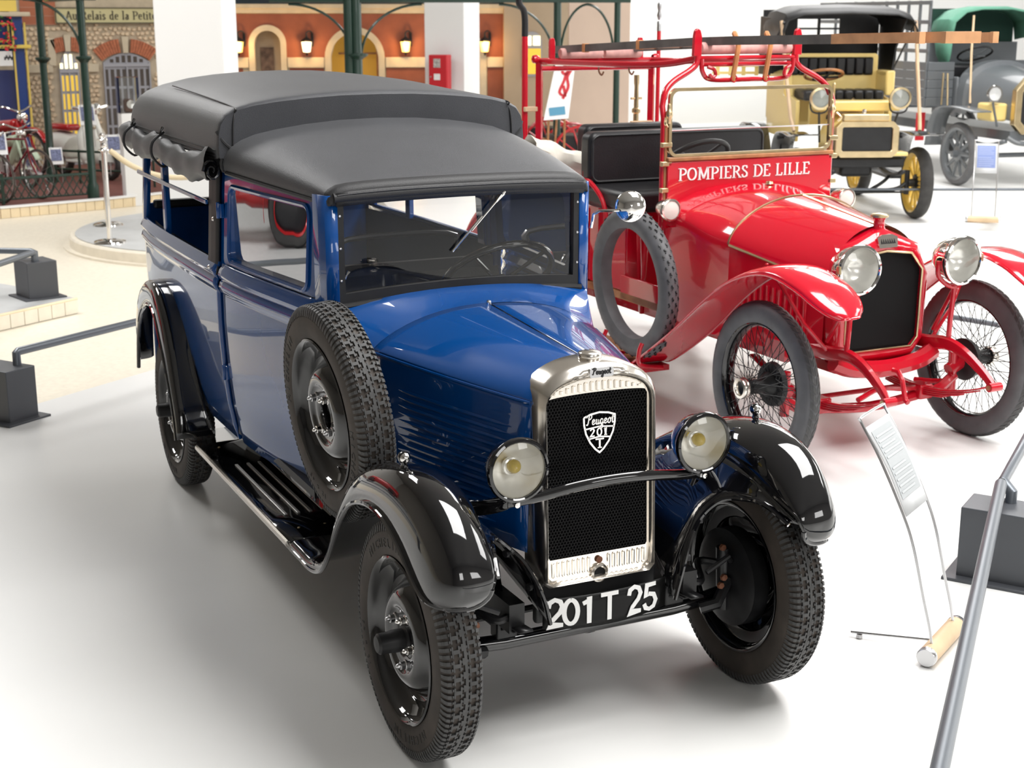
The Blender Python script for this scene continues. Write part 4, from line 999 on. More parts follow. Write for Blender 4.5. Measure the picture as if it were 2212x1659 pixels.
# ---- bonnet: top panel, creased sides with louvres
def tb(x, u):
    t = (x+.62)/.60   # 0 rear .. 1 front
    w = lerp(.452, .300, t); zt = lerp(1.215, 1.135, t)-.0; zs_ = lerp(.985, .865, t)
    if u <= 1:
        y = w*math.sin(u*PI/2)**.9; z = zs_+(zt-zs_)*(1-(min(1, y/w))**2.0)**.62
        return y, z
    return w+.004*(u-1), lerp(zs_, .50, u-1)
for s in (-1, 1):
    ob('bonnet_top', MB().grid([[(x, s*max(.002, tb(x, u)[0]), tb(x, u)[1]) for u in frange(0, 1, 14)] for x in frange(-.62, -.02, 10)]), 'red_paint', K)
    sd = empty('bonnet_side', K)
    ob('side_panel', MB().grid([[(x, s*tb(x, u)[0], tb(x, u)[1]-.004) for u in frange(1, 2, 6)] for x in frange(-.62, -.02, 10)]), 'red_paint', sd)
    ob('brass_hinge', MB().tube([(x, s*(tb(x, 1)[0]+.003), tb(x, 1)[1]) for x in frange(-.62, -.03, 6)], .007, 6), 'brass', sd)
    for k in range(12):
        x = -.55+k*.038
        ob('louvre', MB().tube([(x, s*(tb(x, 1.2)[0]+.004), tb(x, 1.28)[1]), (x, s*(tb(x, 1.2)[0]+.006), tb(x, 1.75)[1])], .012, 6, sx=.6), 'red_paint', sd)
ob('bonnet_crest', MB().tube([(-.62, 0, 1.217), (-.02, 0, 1.137)], .006, 6), 'brass', K)
ob('bonnet_band', MB().tube([(-.63, s*tb(-.62, u)[0]*1.004, tb(-.62, u)[1]+.003) for s, u in [(-1, 1-i/12) for i in range(12)]+[(1, i/12) for i in range(13)]], .006, 6), 'brass', K)
# scuttle swelling up to the dash board
def sc(x, u):
    t = (-.62-x)/.47; t2 = t*t*(3-2*t)
    y0, z0 = tb(-.62, u)
    w = .545; zt = 1.245; zs_ = 1.10
    if u <= 1:
        y1 = w*math.sin(u*PI/2)**.9; z1 = zs_+(zt-zs_)*(1-min(1, y1/w)**2.2)**.7
    else: y1, z1 = w-.02*(u-1), lerp(zs_, .48, u-1)
    return lerp(y0, y1, t2), lerp(z0, z1, t2)
us = [2-.1*i for i in range(11)]+[1-i/12 for i in range(1, 12)]
ob('scuttle', MB().grid([[(x, -sc(x, u)[0], sc(x, u)[1]) for u in us]+[(x, sc(x, u)[0], sc(x, u)[1]) for u in [i/12 for i in range(12)]+[1+.1*i for i in range(11)]] for x in frange(-.62, -1.09, 10)]), 'red_paint', K)
ob('scuttle_tap', MB().lathe([(0, .016), (.018, .012), (.024, .0)], o=(-.95, .02, 1.243), ax=(0, 0, 1), n=14), 'brass', K)
# dash board with the lettering, and windscreen
DB = empty('dash_board', K)
ob('board', MB().box((-1.10, 0, 1.17), (.03, 1.085, .40)), 'red_paint', DB, bev=.006)
tw_ = serif_width('POMPIERS DE LILLE', .066)
DB['label'] = 'red board lettered POMPIERS DE LILLE in white'
serif_letters('letter', 'white_paint', DB, 'POMPIERS DE LILLE', lambda a, b, d: (-1.084+d, a-.478, 1.268+b), .066, 0, .868/tw_)
ob('board_rail', MB().box((-1.10, 0, 1.382), (.045, 1.09, .022)), 'wood', DB, bev=.005)
WS = empty('windscreen', K)
o_ = rrect(-.535, .535, 1.394, 1.755, .05); i_ = rrect(-.518, .518, 1.408, 1.738, .04)
ob('frame', MB().ring(o_, i_, YZ(-1.105), -.010, .010), 'brass', WS)
ob('upper_pane', MB().add([(-1.105, -.52, 1.535), (-1.105, .52, 1.535), (-1.105, .52, 1.738), (-1.105, -.52, 1.738)], [(0, 1, 2, 3)]), 'glass_clear', WS)
ob('lower_pane', MB().add([(-1.108, -.52, 1.40), (-1.108, .52, 1.40), (-1.108, .52, 1.532), (-1.108, -.52, 1.532)], [(0, 1, 2, 3)]), 'glass_clear', WS)
ob('pane_joint', MB().tube([(-1.105, -.52, 1.534), (-1.105, .52, 1.534)], .004, 6), 'steel', WS)
for s in (-1, 1):
    BRK = empty('screen_post', K)
    ob('post', MB().tube([(-1.125, s*.553, .75), (-1.125, s*.553, 1.60), (-1.13, s*.560, 1.66), (-1.14, s*.545, 1.72)], .016, 10), 'red_frame', BRK)
    ob('brass_stay', MB().tube([(-1.115, s*.545, 1.05), (-1.112, s*.545, 1.60)], .011, 8), 'wood', BRK)
    for z in (1.12, 1.22, 1.36, 1.46): ob('brass_clip', MB().box((-1.10, s*.548, z), (.03, .06, .026)), 'brass', BRK, bev=.004)
    ob('wing_nut', MB().tube(cat_spline([(-1.09, s*.56, 1.60), (-1.07, s*.575, 1.575), (-1.075, s*.56, 1.555)], 4), .008, 6), 'brass', BRK)
    ob('brass_knob', MB().lathe([(0, .06), (.010, .05), (.012, .02), (.02, .01), (.02, -.01), (.012, -.03), (.010, -.05)], o=(-1.10, s*.535, 1.62), ax=(0, 0, 1), n=12), 'brass', BRK)
    # side lamps on the scuttle
    SL = empty('scuttle_lamp', K); c = Vector((-.995, s*.580, 1.130))
    ob('lamp_body', MB().lathe([(0, -.11), (.03, -.10), (.045, -.07), (.052, -.02), (.055, .0)], o=c, ax=(1, 0, 0), n=24), 'nickel', SL)
    ob('lamp_rim', MB().lathe([(.053, -.015), (.060, -.008), (.062, .006), (.058, .016), (.050, .018)], o=c, ax=(1, 0, 0), n=28), 'nickel', SL)
    ob('lamp_glass', MB().lathe([(.052, .012), (.03, .018), (0, .020)], o=c, ax=(1, 0, 0), n=24), mat('frosted', (.80, .72, .66), .35) if s < 0 else 'frosted', SL)
    ob('lamp_bracket', MB().tube([c+Vector((-.05, 0, -.055)), c+Vector((-.05, 0, -.10)), c+Vector((-.08, -s*.05, -.10))], .010, 8), 'red_frame', SL)
# ---- headlamps
for s in (-1, 1):
    H = empty('headlamp', K); c = Vector((.235, s*.312, .976)); A = (1, s*.03, 0)
    ob('bowl', MB().lathe([(0, -.16), (.04, -.155), (.08, -.12), (.105, -.06), (.112, -.01)], o=c, ax=A, n=36), 'chrome', H)
    ob('rim', MB().lathe([(.110, -.02), (.118, -.012), (.122, .002), (.118, .014), (.108, .018), (.104, .012)], o=c, ax=A, n=40), 'chrome', H)
    ob('reflector', MB().lathe([(.105, .006), (.098, -.02), (.075, -.055), (.04, -.08), (0, -.09)], o=c, ax=A, n=32), 'reflector', H)
    ob('lens', MB().lathe([(.106, .010), (.07, .022), (.03, .028), (0, .029)], o=c, ax=A, n=32), 'glass_lens', H)
    ob('hinge_knob', MB().lathe([(0, .02), (.012, .016), (.014, -.02)], o=c+Vector((0, s*.118, .01)), ax=(0, 0, 1), n=10), 'brass', H)
    fk = MB().tube(cat_spline([c+Vector((-.04, -.11, .0)), c+Vector((-.04, -.10, -.08)), c+Vector((-.04, 0, -.135)), c+Vector((-.04, .10, -.08)), c+Vector((-.04, .11, 0))], 5), .012, 8)
    fk.tube([c+Vector((-.04, 0, -.13)), c+Vector((-.05, s*.0, -.30)), (.18, s*.315, .56)], .013, 8); fk.tube([c+Vector((-.04, 0, -.14)), (.05, s*.33, .60)], .010, 8)
    ob('fork_bracket', fk, 'red_frame', H)
# ---- fenders
FT = [((-1.18, .80, .262), (-1.18, .66, .27), (-1.18, .52, .262)), ((-1.05, .80, .30), (-1.05, .66, .31), (-1.05, .52, .30)), ((-.70, .80, .52), (-.70, .66, .535), (-.70, .52, .52)), ((-.40, .795, .745), (-.41, .66, .765), (-.41, .52, .75)),
      ((-.20, .79, .875), (-.20, .655, .905), (-.20, .515, .885)), ((.0, .785, .950), (.0, .65, .985), (.0, .51, .965)), ((.16, .78, .965), (.17, .645, 1.005), (.16, .51, .985)),
      ((.33, .77, .925), (.34, .64, .97), (.33, .51, .95)), ((.43, .755, .880), (.45, .63, .915), (.44, .515, .90)), ((.495, .725, .845), (.525, .63, .865), (.50, .535, .86)), ((.53, .68, .822), (.555, .628, .83), (.535, .575, .833))]
for s in (-1, 1):
    rows = fender_grid([tuple((a[0], a[1]-.03, a[2]) for a in st) for st in FT], s, n=4)
    F = ob('front_fender', MB().grid(rows), 'red_paint', K, solid=.006, ang=70)
    ob('fender_bead', MB().tube([r[0] for r in rows]+rows[-1][1:]+[r[-1] for r in rows[::-1]], .006, 6), 'red_paint', F)
    for x in (-.05, .22): ob('rivet', MB().lathe([(0, .006), (.007, .004), (.009, 0)], o=(x, s*.63, 1.0-.4*(x-.13)**2-.004), ax=(0, 0, 1), n=8), 'red_frame', F)
    ob('fender_stay', MB().tube([(-.02, s*.62, .96), (.03, s*.46, .70), (.05, s*.33, .56)], .010, 8), 'red_frame', F)
    rr = [((-3.30, .78, .50), (-3.32, .66, .52), (-3.30, .54, .50)), ((-3.20, .78, .72), (-3.24, .66, .75), (-3.20, .54, .73)), ((-2.98, .78, .90), (-3.0, .66, .94), (-2.98, .54, .92)), ((-2.75, .78, .93), (-2.74, .66, .97), (-2.75, .54, .95)), ((-2.5, .78, .84), (-2.48, .66, .87), (-2.5, .54, .85)), ((-2.3, .78, .62), (-2.27, .66, .64), (-2.3, .54, .62)), ((-2.12, .78, .32), (-2.10, .66, .33), (-2.12, .54, .32))]
    ob('rear_fender', MB().grid(fender_grid(rr, s, n=4)), 'red_paint', K, solid=.006, ang=70)
    RB = ob('running_board', MB().box((-1.65, s*.66, .285), (1.00, .28, .035)), 'wood', K, bev=.006)
    ob('board_support', MB().box((-1.12, s*.66, .25), (.10, .30, .03)), 'red_frame', RB)
# ---- chassis, springs and axle
for s in (-1, 1):
    di = cat_spline([(-.30, s*.305, .54), (.0, s*.305, .535), (.18, s*.308, .555), (.30, s*.31, .53), (.42, s*.315, .465), (.505, s*.32, .40)], 5)
    ob('dumb_iron', MB().tube(di, [.036]*10+[.034, .034, .033, .033, .032, .032, .030, .030, .028, .028, .026, .026, .024, .024, .022, .022][:len(di)-10], 8, sx=.7), 'red_frame', K)
    SP = empty('leaf_spring', K)
    for k in range(4):
        h = 1-.2*k
        ob('leaf', MB().grid([[(-.03+.53*h*t, s*(.32+w), .295+.115*(t*h)**2-.010*k) for w in (-.024, .024)] for t in frange(-1, 1, 12)]), 'red_frame', SP, solid=.008)
    ob('spring_eye', MB().tube([(.505, s*.285, .405), (.505, s*.355, .405)], .022, 12), 'red_frame', SP)
    ob('eye_bolt', MB().tube([(.505, s*.362, .405), (.505, s*.278, .405)], .012, 10), 'brass', SP)
    ob('spring_clamp', MB().box((0, s*.32, .275), (.10, .085, .075)), 'red_frame', SP, bev=.008)
    KP = empty('steering_knuckle', K)
    ob('king_pin', MB().tube([(0, s*.525, .24), (0, s*.525, .46)], .024, 10), 'red_frame', KP)
    ob('stub_axle', MB().tube([(0, s*.50, .36), (0, s*.60, .405)], .035, 10), 'red_frame', KP)
    ob('steering_arm', MB().tube(cat_spline([(0, s*.52, .30), (-.10, s*.49, .28), (-.20, s*.46, .27)]), .014, 8), 'red_frame', KP)
ob('front_axle', MB().tube(cat_spline([(0, -.54, .33), (0, -.44, .27), (0, -.33, .255), (0, 0, .225), (0, .33, .255), (0, .44, .27), (0, .54, .33)], 5), .027, 8), 'red_frame', K)
ob('tie_rod', MB().tube([(-.19, -.46, .25), (-.19, .46, .25)], .013, 8), 'red_frame', K)
ob('front_crossmember', MB().tube(cat_spline([(.08, -.31, .50), (.09, -.2, .46), (.09, 0, .44), (.09, .2, .46), (.08, .31, .50)], 5), .045, 8), 'red_frame', K)
ob('engine_tray', MB().grid([[(x, y, .44-.30*(.09-(y*y))) for y in frange(-.28, .28, 8)] for x in (.06, -.3, -.6)]), 'red_frame', K)
ob('starting_handle', MB().tube([(.10, .02, .44), (.17, .02, .44), (.19, .03, .40), (.20, .05, .30), (.22, .05, .29)], .013, 8), 'red_frame', K)
ob('drag_link', MB().tube(cat_spline([(.10, -.16, .30), (.06, .0, .33), (.02, .2, .30), (0, .34, .29)], 4), .014, 8), 'red_frame', K)
fm = MB()
for s in (-1, 1): fm.box((-1.7, s*.36, .50), (3.0, .06, .10))
ob('chassis_frame', fm, 'red_frame', K)
# ---- body: cab floor, seat box, lockers
ob('cab_floor', MB().box((-1.75, 0, .57), (1.3, 1.08, .04)), 'wood', K)
ob('side_apron', MB().box((-1.32, -.53, .62), (.5, .02, .14)), 'red_paint', K, bev=.005)
ob('locker', MB().box((-1.78, -.33, .82), (.50, .40, .46)), 'red_paint', K, bev=.012)
ob('locker', MB().box((-1.78, .33, .82), (.50, .40, .46)), 'red_paint', K, bev=.012)
lv = MB().tube([(-1.40, -.50, .50), (-1.45, -.50, 1.0)], .014, 8); ob('brake_lever', lv, 'red_frame', K)
ob('brake_lever', MB().tube([(-1.36, -.52, .50), (-1.32, -.52, .98)], .014, 8), 'red_frame', K)
ob('lever_quadrant', MB().tube(cat_spline([(-1.5, -.51, .62), (-1.4, -.51, .67), (-1.28, -.51, .62)], 5), .018, 8), 'red_frame', K)
def bench(x, y0, y1, zb, zt, name):
    S = empty(name, K)
    ob('seat_back', MB().prism(rrect(y0, y1, zb, zt, .05), YZ(x), -.06, .06), 'leather_black', S, bev=.025)
    ob('back_piping', MB().tube([(x+.062, a, b) for a, b in rrect(y0+.018, y1-.018, zb+.018, zt-.018, .045)], .007, 6, closed=True), 'leather_black', S)
    ob('seat_cushion', MB().box((x+.24, (y0+y1)/2, zb-.06), (.46, y1-y0, .13)), 'leather_black', S, bev=.035)
    return S
bench(-1.90, -.60, .62, 1.175, 1.475, 'front_bench')
B2 = bench(-2.50, -.30, .42, 1.14, 1.47, 'rear_bench')
for s in (-1, 1):
    ob('arm_rail', MB().tube(cat_spline([(-1.90, s*.60, 1.20), (-1.80, s*.61, 1.19), (-1.66, s*.61, 1.10), (-1.60, s*.61, .94), (-1.60, s*.61, .84)], 5), .014, 8), 'red_frame', K)
    ob('seat_stay', MB().tube([(-1.92, s*.585, 1.25), (-1.92, s*.585, .55)], .016, 8), 'red_frame', K)
ob('bench_panel', MB().box((-2.35, 0, .80), (.75, 1.10, .45)), 'red_paint', K, bev=.01)
ob('hose_locker', MB().box((-2.75, 0, 1.0), (.50, .90, .28)), 'red_paint', K, bev=.01)
SW = empty('steering_wheel', K); T = Matrix.Translation((-1.52, -.085, 1.335)) @ Matrix.Rotation(math.radians(-35), 4, 'Y')
ob('wheel_rim', MB().tube([(.19*math.cos(q), .19*math.sin(q), 0) for q in [2*PI*i/36 for i in range(36)]], .015, 10, closed=True, T=T), 'satin_black', SW)
sp = MB()
for k in range(4): q = k*PI/2+.5; sp.tube([(.19*math.cos(q), .19*math.sin(q), 0), (0, 0, -.02)], .009, 6, T=T)
sp.tube([(0, 0, -.01), (.05, 0, -.6)], .018, 8, T=T); ob('wheel_spokes', sp, 'satin_black', SW)
# canvas bundle and nozzle behind the bench
bn = MB().grid([[(-2.15+.05*math.sin(6*t), lerp(-.62, -.36, t), 1.32-.10*t+.07*(1+.2*math.sin(9*t+q*3))*math.sin(q)) if False else (-2.2+.075*(1+.15*math.sin(9*t+3*q))*math.cos(q), lerp(-.80, -.46, t), 1.375-.12*t+.07*(1+.15*math.sin(11*t-2*q))*math.sin(q)) for q in [2*PI*i/12 for i in range(12)]] for t in frange(0, 1, 10)], wv=True)
ob('canvas_bundle', bn, mat('canvas_cream', (.70, .66, .58), .8, var=.12, vscale=14), K)
# ---- overhead rack
RK = empty('overhead_rack', K)
for s in (-1, 1):
    ob('front_upright', MB().tube(cat_spline([(-1.14, s*.545, 1.70), (-1.15, s*.525, 1.745), (-1.16, s*.47, 1.79), (-1.17, s*.37, 1.84), (-1.172, s*.328, 1.875), (-1.172, s*.322, 1.92)], 6), .017, 10), 'red_frame', RK)
    ob('front_horn', MB().prism([(-.026, 1.915), (.026, 1.915), (.026, 2.02), (.016, 2.05), (0, 2.06), (-.016, 2.05), (-.022, 2.02)], lambda a, b, d, s=s: (-1.172+d, s*.328+a, b), -.012, .012), 'red_frame', RK, bev=.004)
    ob('side_bar', MB().tube(cat_spline([(-1.18, s*.30, 1.905), (-1.5, s*.34, 1.865), (-2.0, s*.40, 1.852), (-2.86, s*.41, 1.845)], 6), .018, 8, sx=.7), 'red_frame', RK)
    ob('rear_upright', MB().tube([(-2.845, s*.415, .90), (-2.845, s*.415, 1.84)], .026, 4), 'red_frame', RK)
    ob('rear_horn', MB().prism([(-.020, 1.85), (.020, 1.85), (.020, 1.965), (.012, 1.99), (-.012, 1.99), (-.020, 1.965)], lambda a, b, d, s=s: (-2.848+d, s*.325+a, b), -.012, .012), 'red_frame', RK, bev=.004)
    hk = MB().tube(cat_spline([(-1.15, s*.27, 1.86), (-1.14, s*.235, 1.845), (-1.14, s*.225, 1.815), (-1.14, s*.25, 1.805), (-1.14, s*.262, 1.82)], 5), .010, 8); ob('scroll_hook', hk, 'red_frame', RK)
for z, h in ((1.905, .32), (1.872, .30)): ob('cross_bar', MB().tube([(-1.172, -h, z), (-1.172, h, z)], .012, 8), 'red_frame', RK)
ob('drop_bracket', MB().tube(cat_spline([(-1.165, -.30, 1.90), (-1.165, -.29, 1.83), (-1.165, -.23, 1.792), (-1.165, 0, 1.79), (-1.165, .23, 1.792), (-1.165, .29, 1.83), (-1.165, .30, 1.90)], 6), .013, 8), 'red_frame', RK)
for z in (1.85, 1.80): ob('cross_bar', MB().tube([(-2.845, -.43, z), (-2.845, .43, z)], .016, 8), 'red_frame', RK)
for s in (-1, 1): ob('bar_knob', MB().lathe([(0, .03), (.024, .02), (.028, 0), (.02, -.02)], o=(-2.845, s*.44, 1.86), ax=(0, s, 0), n=12), 'red_frame', RK)
for y in (-.12, .10): ob('hanging_hook', MB().tube(cat_spline([(-2.6, y, 1.84), (-2.6, y, 1.79), (-2.6, y+.02, 1.765), (-2.6, y+.035, 1.785)], 4), .006, 6), 'rust', RK)
# rolled hoses under the ladder
for x, y0, y1, z in ((-1.20, -.285, .30, 1.955), (-2.80, -.29, .01, 1.895), (-2.80, .03, .30, 1.895)):
    ob('hose_roll', MB().tube([(x, y0, z), (x, y0+.01, z), (x, y1-.01, z), (x, y1, z)], [.028, .033, .033, .028], 14), 'hose_pink', RK)
for y in (-.10, .11):
    st = cat_spline([(-1.165, y+.01, 2.03), (-1.15, y-.005, 2.03), (-1.135, y+.012, 1.98), (-1.138, y+.005, 1.90), (-1.15, y-.005, 1.80), (-1.155, y, 1.785)], 5)
    ob('leather_strap', MB().tube(st, .014, 6, sx=1.0), 'strap_tan', RK)
    ob('strap_buckle', MB().tube([(-1.145+.012*math.cos(q)*0, y+.018*math.cos(q), 1.795+.018*math.sin(q)) for q in [2*PI*i/12 for i in range(12)]], .004, 6, closed=True), 'red_frame', RK)
# tall hooked tool and nozzle pipe at the rear posts
tl = MB().tube([(-2.87, -.505, 1.0), (-2.87, -.505, 2.0)], .020, 10); TL = ob('pike_shaft', tl, 'red_frame', K)
ob('pike_head', MB().tube(cat_spline([(-2.87, -.505, 2.0), (-2.87, -.505, 2.10), (-2.87, -.515, 2.16), (-2.87, -.545, 2.20), (-2.87, -.55, 2.27)], 5), .021, 10), 'satin_black', TL)
ob('pike_shovel', MB().box((-2.86, -.52, 2.30), (.10, .16, .06)), 'steel', TL, bev=.01)  # grey shovel blade at the top of the pike, not a lamp
for z in (1.55, 1.25): ob('pike_clamp', MB().box((-2.86, -.46, z), (.05, .12, .03)), 'strap_pale' if z > 1.4 else 'red_frame', TL, bev=.004)
pp = MB().lathe([(.020, 1.0), (.018, 1.50), (.028, 1.51), (.028, 1.53), (.016, 1.54), (.014, 1.68), (.018, 1.70), (.018, 1.75)], o=(-2.84, .30, 0), ax=(0, 0, 1), n=14); pp.tube([(-2.84, .26, 1.60), (-2.84, .34, 1.60)], .008, 6)
ob('hose_nozzle', pp, 'brass', K); ob('nozzle_strap', MB().box((-2.82, .33, 1.44), (.03, .16, .03)), 'strap_pale', K, bev=.004)
fp = MB().tube([(-2.9, .50, 1.3), (-2.9, .50, 2.03)], .014, 8); FP = ob('standpipe', fp, 'red_frame', K)
ob('standpipe_tip', MB().lathe([(.016, 0), (.016, .06), (.010, .07), (.018, .10), (.010, .13), (.016, .15), (.016, .18), (0, .20)], o=(-2.9, .50, 2.03), ax=(0, 0, 1), n=12), 'steel', FP)
# ---- ladder carried on the rack
LD = thing('wooden_ladder', 'long wooden ladder lying across the red truck rack', 'ladder', TO, (0, 0, TH))
def lz(x): return 1.994+.022*(x+1.17) if x > -1.17 else 1.994+.044*(x+1.17)
xs = frange(-2.95, .95, 14)
for s, off, end in ((-1, .0, .47), (1, .0, .40)):
    m = MB().grid([[(x, s*(.245+dy), lz(x)+dz) for dy, dz in ((-.014, -.022), (.014, -.022), (.014, .022), (-.014, .022))] for x in frange(-2.95, -.13, 10)], wv=True)
    ob('side_rail', m, 'wood_grey', LD, smooth=False)
    m = MB().grid([[(x, s*(.245+dy), lz(x)+dz) for dy, dz in ((-.0145, -.0225), (.0145, -.0225), (.0145, .0225), (-.0145, .0225))] for x in frange(-.13, end, 4)], wv=True); m.box((end, s*.245, lz(end)), (.02, .034, .050))
    ob('rail_tip', m, 'wood_tan', LD, smooth=False)
for i in range(11):
    x = -2.8+i*.295
    ob('rung', MB().tube([(x, -.245, lz(x)), (x, .245, lz(x))], .013, 8), 'wood', LD)
m = MB().grid([[(x, y, lz(x)+.005+dz) for y, dz in ((-.19, -.02), (-.165, -.02), (-.165, .02), (-.19, .02))] for x in frange(-.2, .56, 4)], wv=True); m.box((.56, -.10, lz(.56)), (.03, .20, .05))
ob('upper_section_rail', m, 'wood_tan', LD, smooth=False)
m = MB().grid([[(x, y, lz(x)+.005+dz) for y, dz in ((-.02, -.02), (.005, -.02), (.005, .02), (-.02, .02))] for x in frange(-.2, .56, 4)], wv=True)
ob('upper_section_rail', m, 'wood_tan', LD, smooth=False)
for x in (-2.55, -1.9): ob('leather_strap', MB().box((x, -.245, lz(x)), (.035, .036, .054)), 'strap_tan', LD, bev=.004)
# ================================================================ yellow veteran car
mat('lamp_dull', (.30, .31, .28), .15, coat=.5)
mat('yellow_wheel', (0.82, 0.55, 0.10), 0.35, coat=.3)
def spoke_wheel(parent, R, w, col, ns, hubm, tyrem='rubber', rs=.018):
    W = empty('wheel', parent)
    ob('tyre', MB().lathe([(R*.80, -w*.36), (R*.84, -w*.5), (R*.92, -w*.5), (R*.98, -w*.3), (R, 0), (R*.98, w*.3), (R*.92, w*.5), (R*.84, w*.5), (R*.80, w*.36)], n=48), tyrem, W)
    ob('rim', MB().lathe([(R*.81, -w*.4), (R*.83, -w*.48), (R*.75, -w*.32), (R*.72, 0), (R*.75, w*.32), (R*.83, w*.48), (R*.81, w*.4)], n=48), col, W)
    for k in range(ns):
        a = 2*PI*k/ns
        ob('spoke', MB().tube([(R*.10*math.cos(a), 0, R*.10*math.sin(a)), (R*.45*math.cos(a), 0, R*.45*math.sin(a)), (R*.74*math.cos(a), 0, R*.74*math.sin(a))], [rs*1.2, rs, rs*.8], 6), col, W)
    ob('hub', MB().lathe([(0, -.10), (R*.10, -.095), (R*.12, -.03), (R*.24, -.02), (R*.24, .02), (R*.26, .03), (R*.26, .09), (0, .09)], n=20), hubm, W)
    return W
YC = thing('veteran_car', 'yellow veteran car with black folding hood and brass radiator', 'car', (-8.38, 7.75, .08), (0, 0, math.radians(-22.7)))
yw = spoke_wheel(YC, .37, .13, 'yellow_wheel', 12, 'satin_black'); yw.location = (.04, .64, .37)
for loc, rz in (((.04, -.64, .37), PI), ((-2.05, .64, .37), 0), ((-2.05, -.64, .37), PI)): copy_tree(yw, YC, loc, (0, .2, rz))
RD = empty('radiator', YC)
def octa(h, z0, z1, c): return [(-h+c, z0), (h-c, z0), (h, z0+c), (h, z1-c), (h-c, z1), (-h+c, z1), (-h, z1-c), (-h, z0+c)]
ob('brass_surround', MB().ring(octa(.325, .66, 1.02, .06), octa(.255, .725, .965, .01), YZ(.30), -.05, .05), 'brass', RD, smooth=False, bev=.008)
ob('radiator_core', MB().box((.30, 0, .845), (.06, .50, .235)), 'satin_black', RD)
ob('header_tank', MB().box((.27, -.01, 1.055), (.10, .47, .07)), 'brass', RD, bev=.01)
ob('filler_cap', MB().lathe([(0, .05), (.02, .045), (.024, .02), (.02, 0)], o=(.25, -.02, 1.09), ax=(0, 0, 1), n=14), 'nickel', RD)
ob('bonnet', MB().grid([[(x, .30*math.cos(q)*1.02, .70+.36*math.sin(q)**.6) for q in frange(0, PI, 14)] for x in (.26, -.05, -.38)]), 'yellow_paint', YC)
ob('dash_panel', MB().box((-.40, -.02, 1.05), (.05, .80, .22)), 'yellow_paint', YC, bev=.01)
ob('cowl_step', MB().box((-.22, .02, 1.15), (.34, .86, .10)), 'yellow_paint', YC, bev=.015)
for s in (-1, 1):
    ob('body_side', MB().prism([(-.55, .75), (-1.9, .75), (-1.95, 1.40), (-1.30, 1.48), (-.95, 1.46), (-.85, 1.22), (-.55, 1.18)], XZ(s*.50), -.02, .02), 'yellow_paint', YC, bev=.008)
    ob('front_bracket', MB().box((.22, s*.36, .69), (.20, .16, .04)), 'yellow_paint', YC, bev=.01)
S = empty('bench_seat', YC)
ob('seat_frame', MB().ring(rrect(-.56, .46, 1.20, 1.66, .04), rrect(-.51, .41, 1.43, 1.62, .02), YZ(-.98), -.03, .02), 'yellow_paint', S)
for i in range(9): ob('back_pleat', MB().box((-.965, -.46+i*.102, 1.525), (.08, .098, .185)), 'leather_black', S, bev=.02)
for i in range(8): ob('cushion_pleat', MB().box((-.72, -.40+i*.108, 1.235), (.46, .104, .11)), 'leather_black', S, bev=.025)
ob('arm_rest', MB().box((-.80, .50, 1.36), (.40, .10, .26)), 'yellow_paint', S, bev=.02)
ob('rear_body', MB().box((-1.6, 0, 1.15), (.9, 1.02, .55)), 'yellow_paint', YC, bev=.05)
fc = empty('rear_rails', YC)
for z in (1.42, 1.50): ob('rail_bar', MB().box((-1.95, -.85, z), (.04, .62, .03)), 'yellow_paint', fc)
for y in (-1.1, -.95, -.8, -.65): ob('rail_post', MB().box((-1.95, y, 1.46), (.03, .04, .14)), 'yellow_paint', fc)
SW = empty('steering_wheel', YC); T = Matrix.Translation((-.62, -.22, 1.445)) @ Matrix.Rotation(math.radians(-18), 4, 'Y')
ob('wheel_rim', MB().tube([(.20*math.cos(q), .20*math.sin(q), 0) for q in [2*PI*i/30 for i in range(30)]], .016, 8, closed=True, T=T), 'wood', SW)
sp = MB()
for k in range(4): q = k*PI/2+.4; sp.tube([(.2*math.cos(q), .2*math.sin(q), 0), (0, 0, -.03)], .012, 6, T=T)
sp.tube([(0, 0, -.02), (.1, 0, -.5)], .02, 8, T=T); ob('wheel_spokes', sp, 'satin_black', SW)
HD = empty('folding_hood', YC)
fr = [(-.70, 1.80), (-.71, 1.96), (-.66, 2.08), (-.50, 2.135), (0, 2.15), (.50, 2.135), (.66, 2.08), (.71, 1.98), (.72, 1.90)]
def hrow(x, k, dz): return [(x, a*k, b+dz) for a, b in fr]
rows = [hrow(-.45, 1.0, -.075), hrow(-.60, 1.0, -.01), hrow(-1.0, 1.0, .02), hrow(-1.4, .98, .01), hrow(-1.62, .95, -.05), [(-1.75, a*.92, min(b, 2.12)-.25) for a, b in fr], [(-1.80, a*.90, 1.50+.0*b) for a, b in fr]]
ob('hood_top', MB().grid(rows[:5]), 'satin_black', HD, solid=.012)
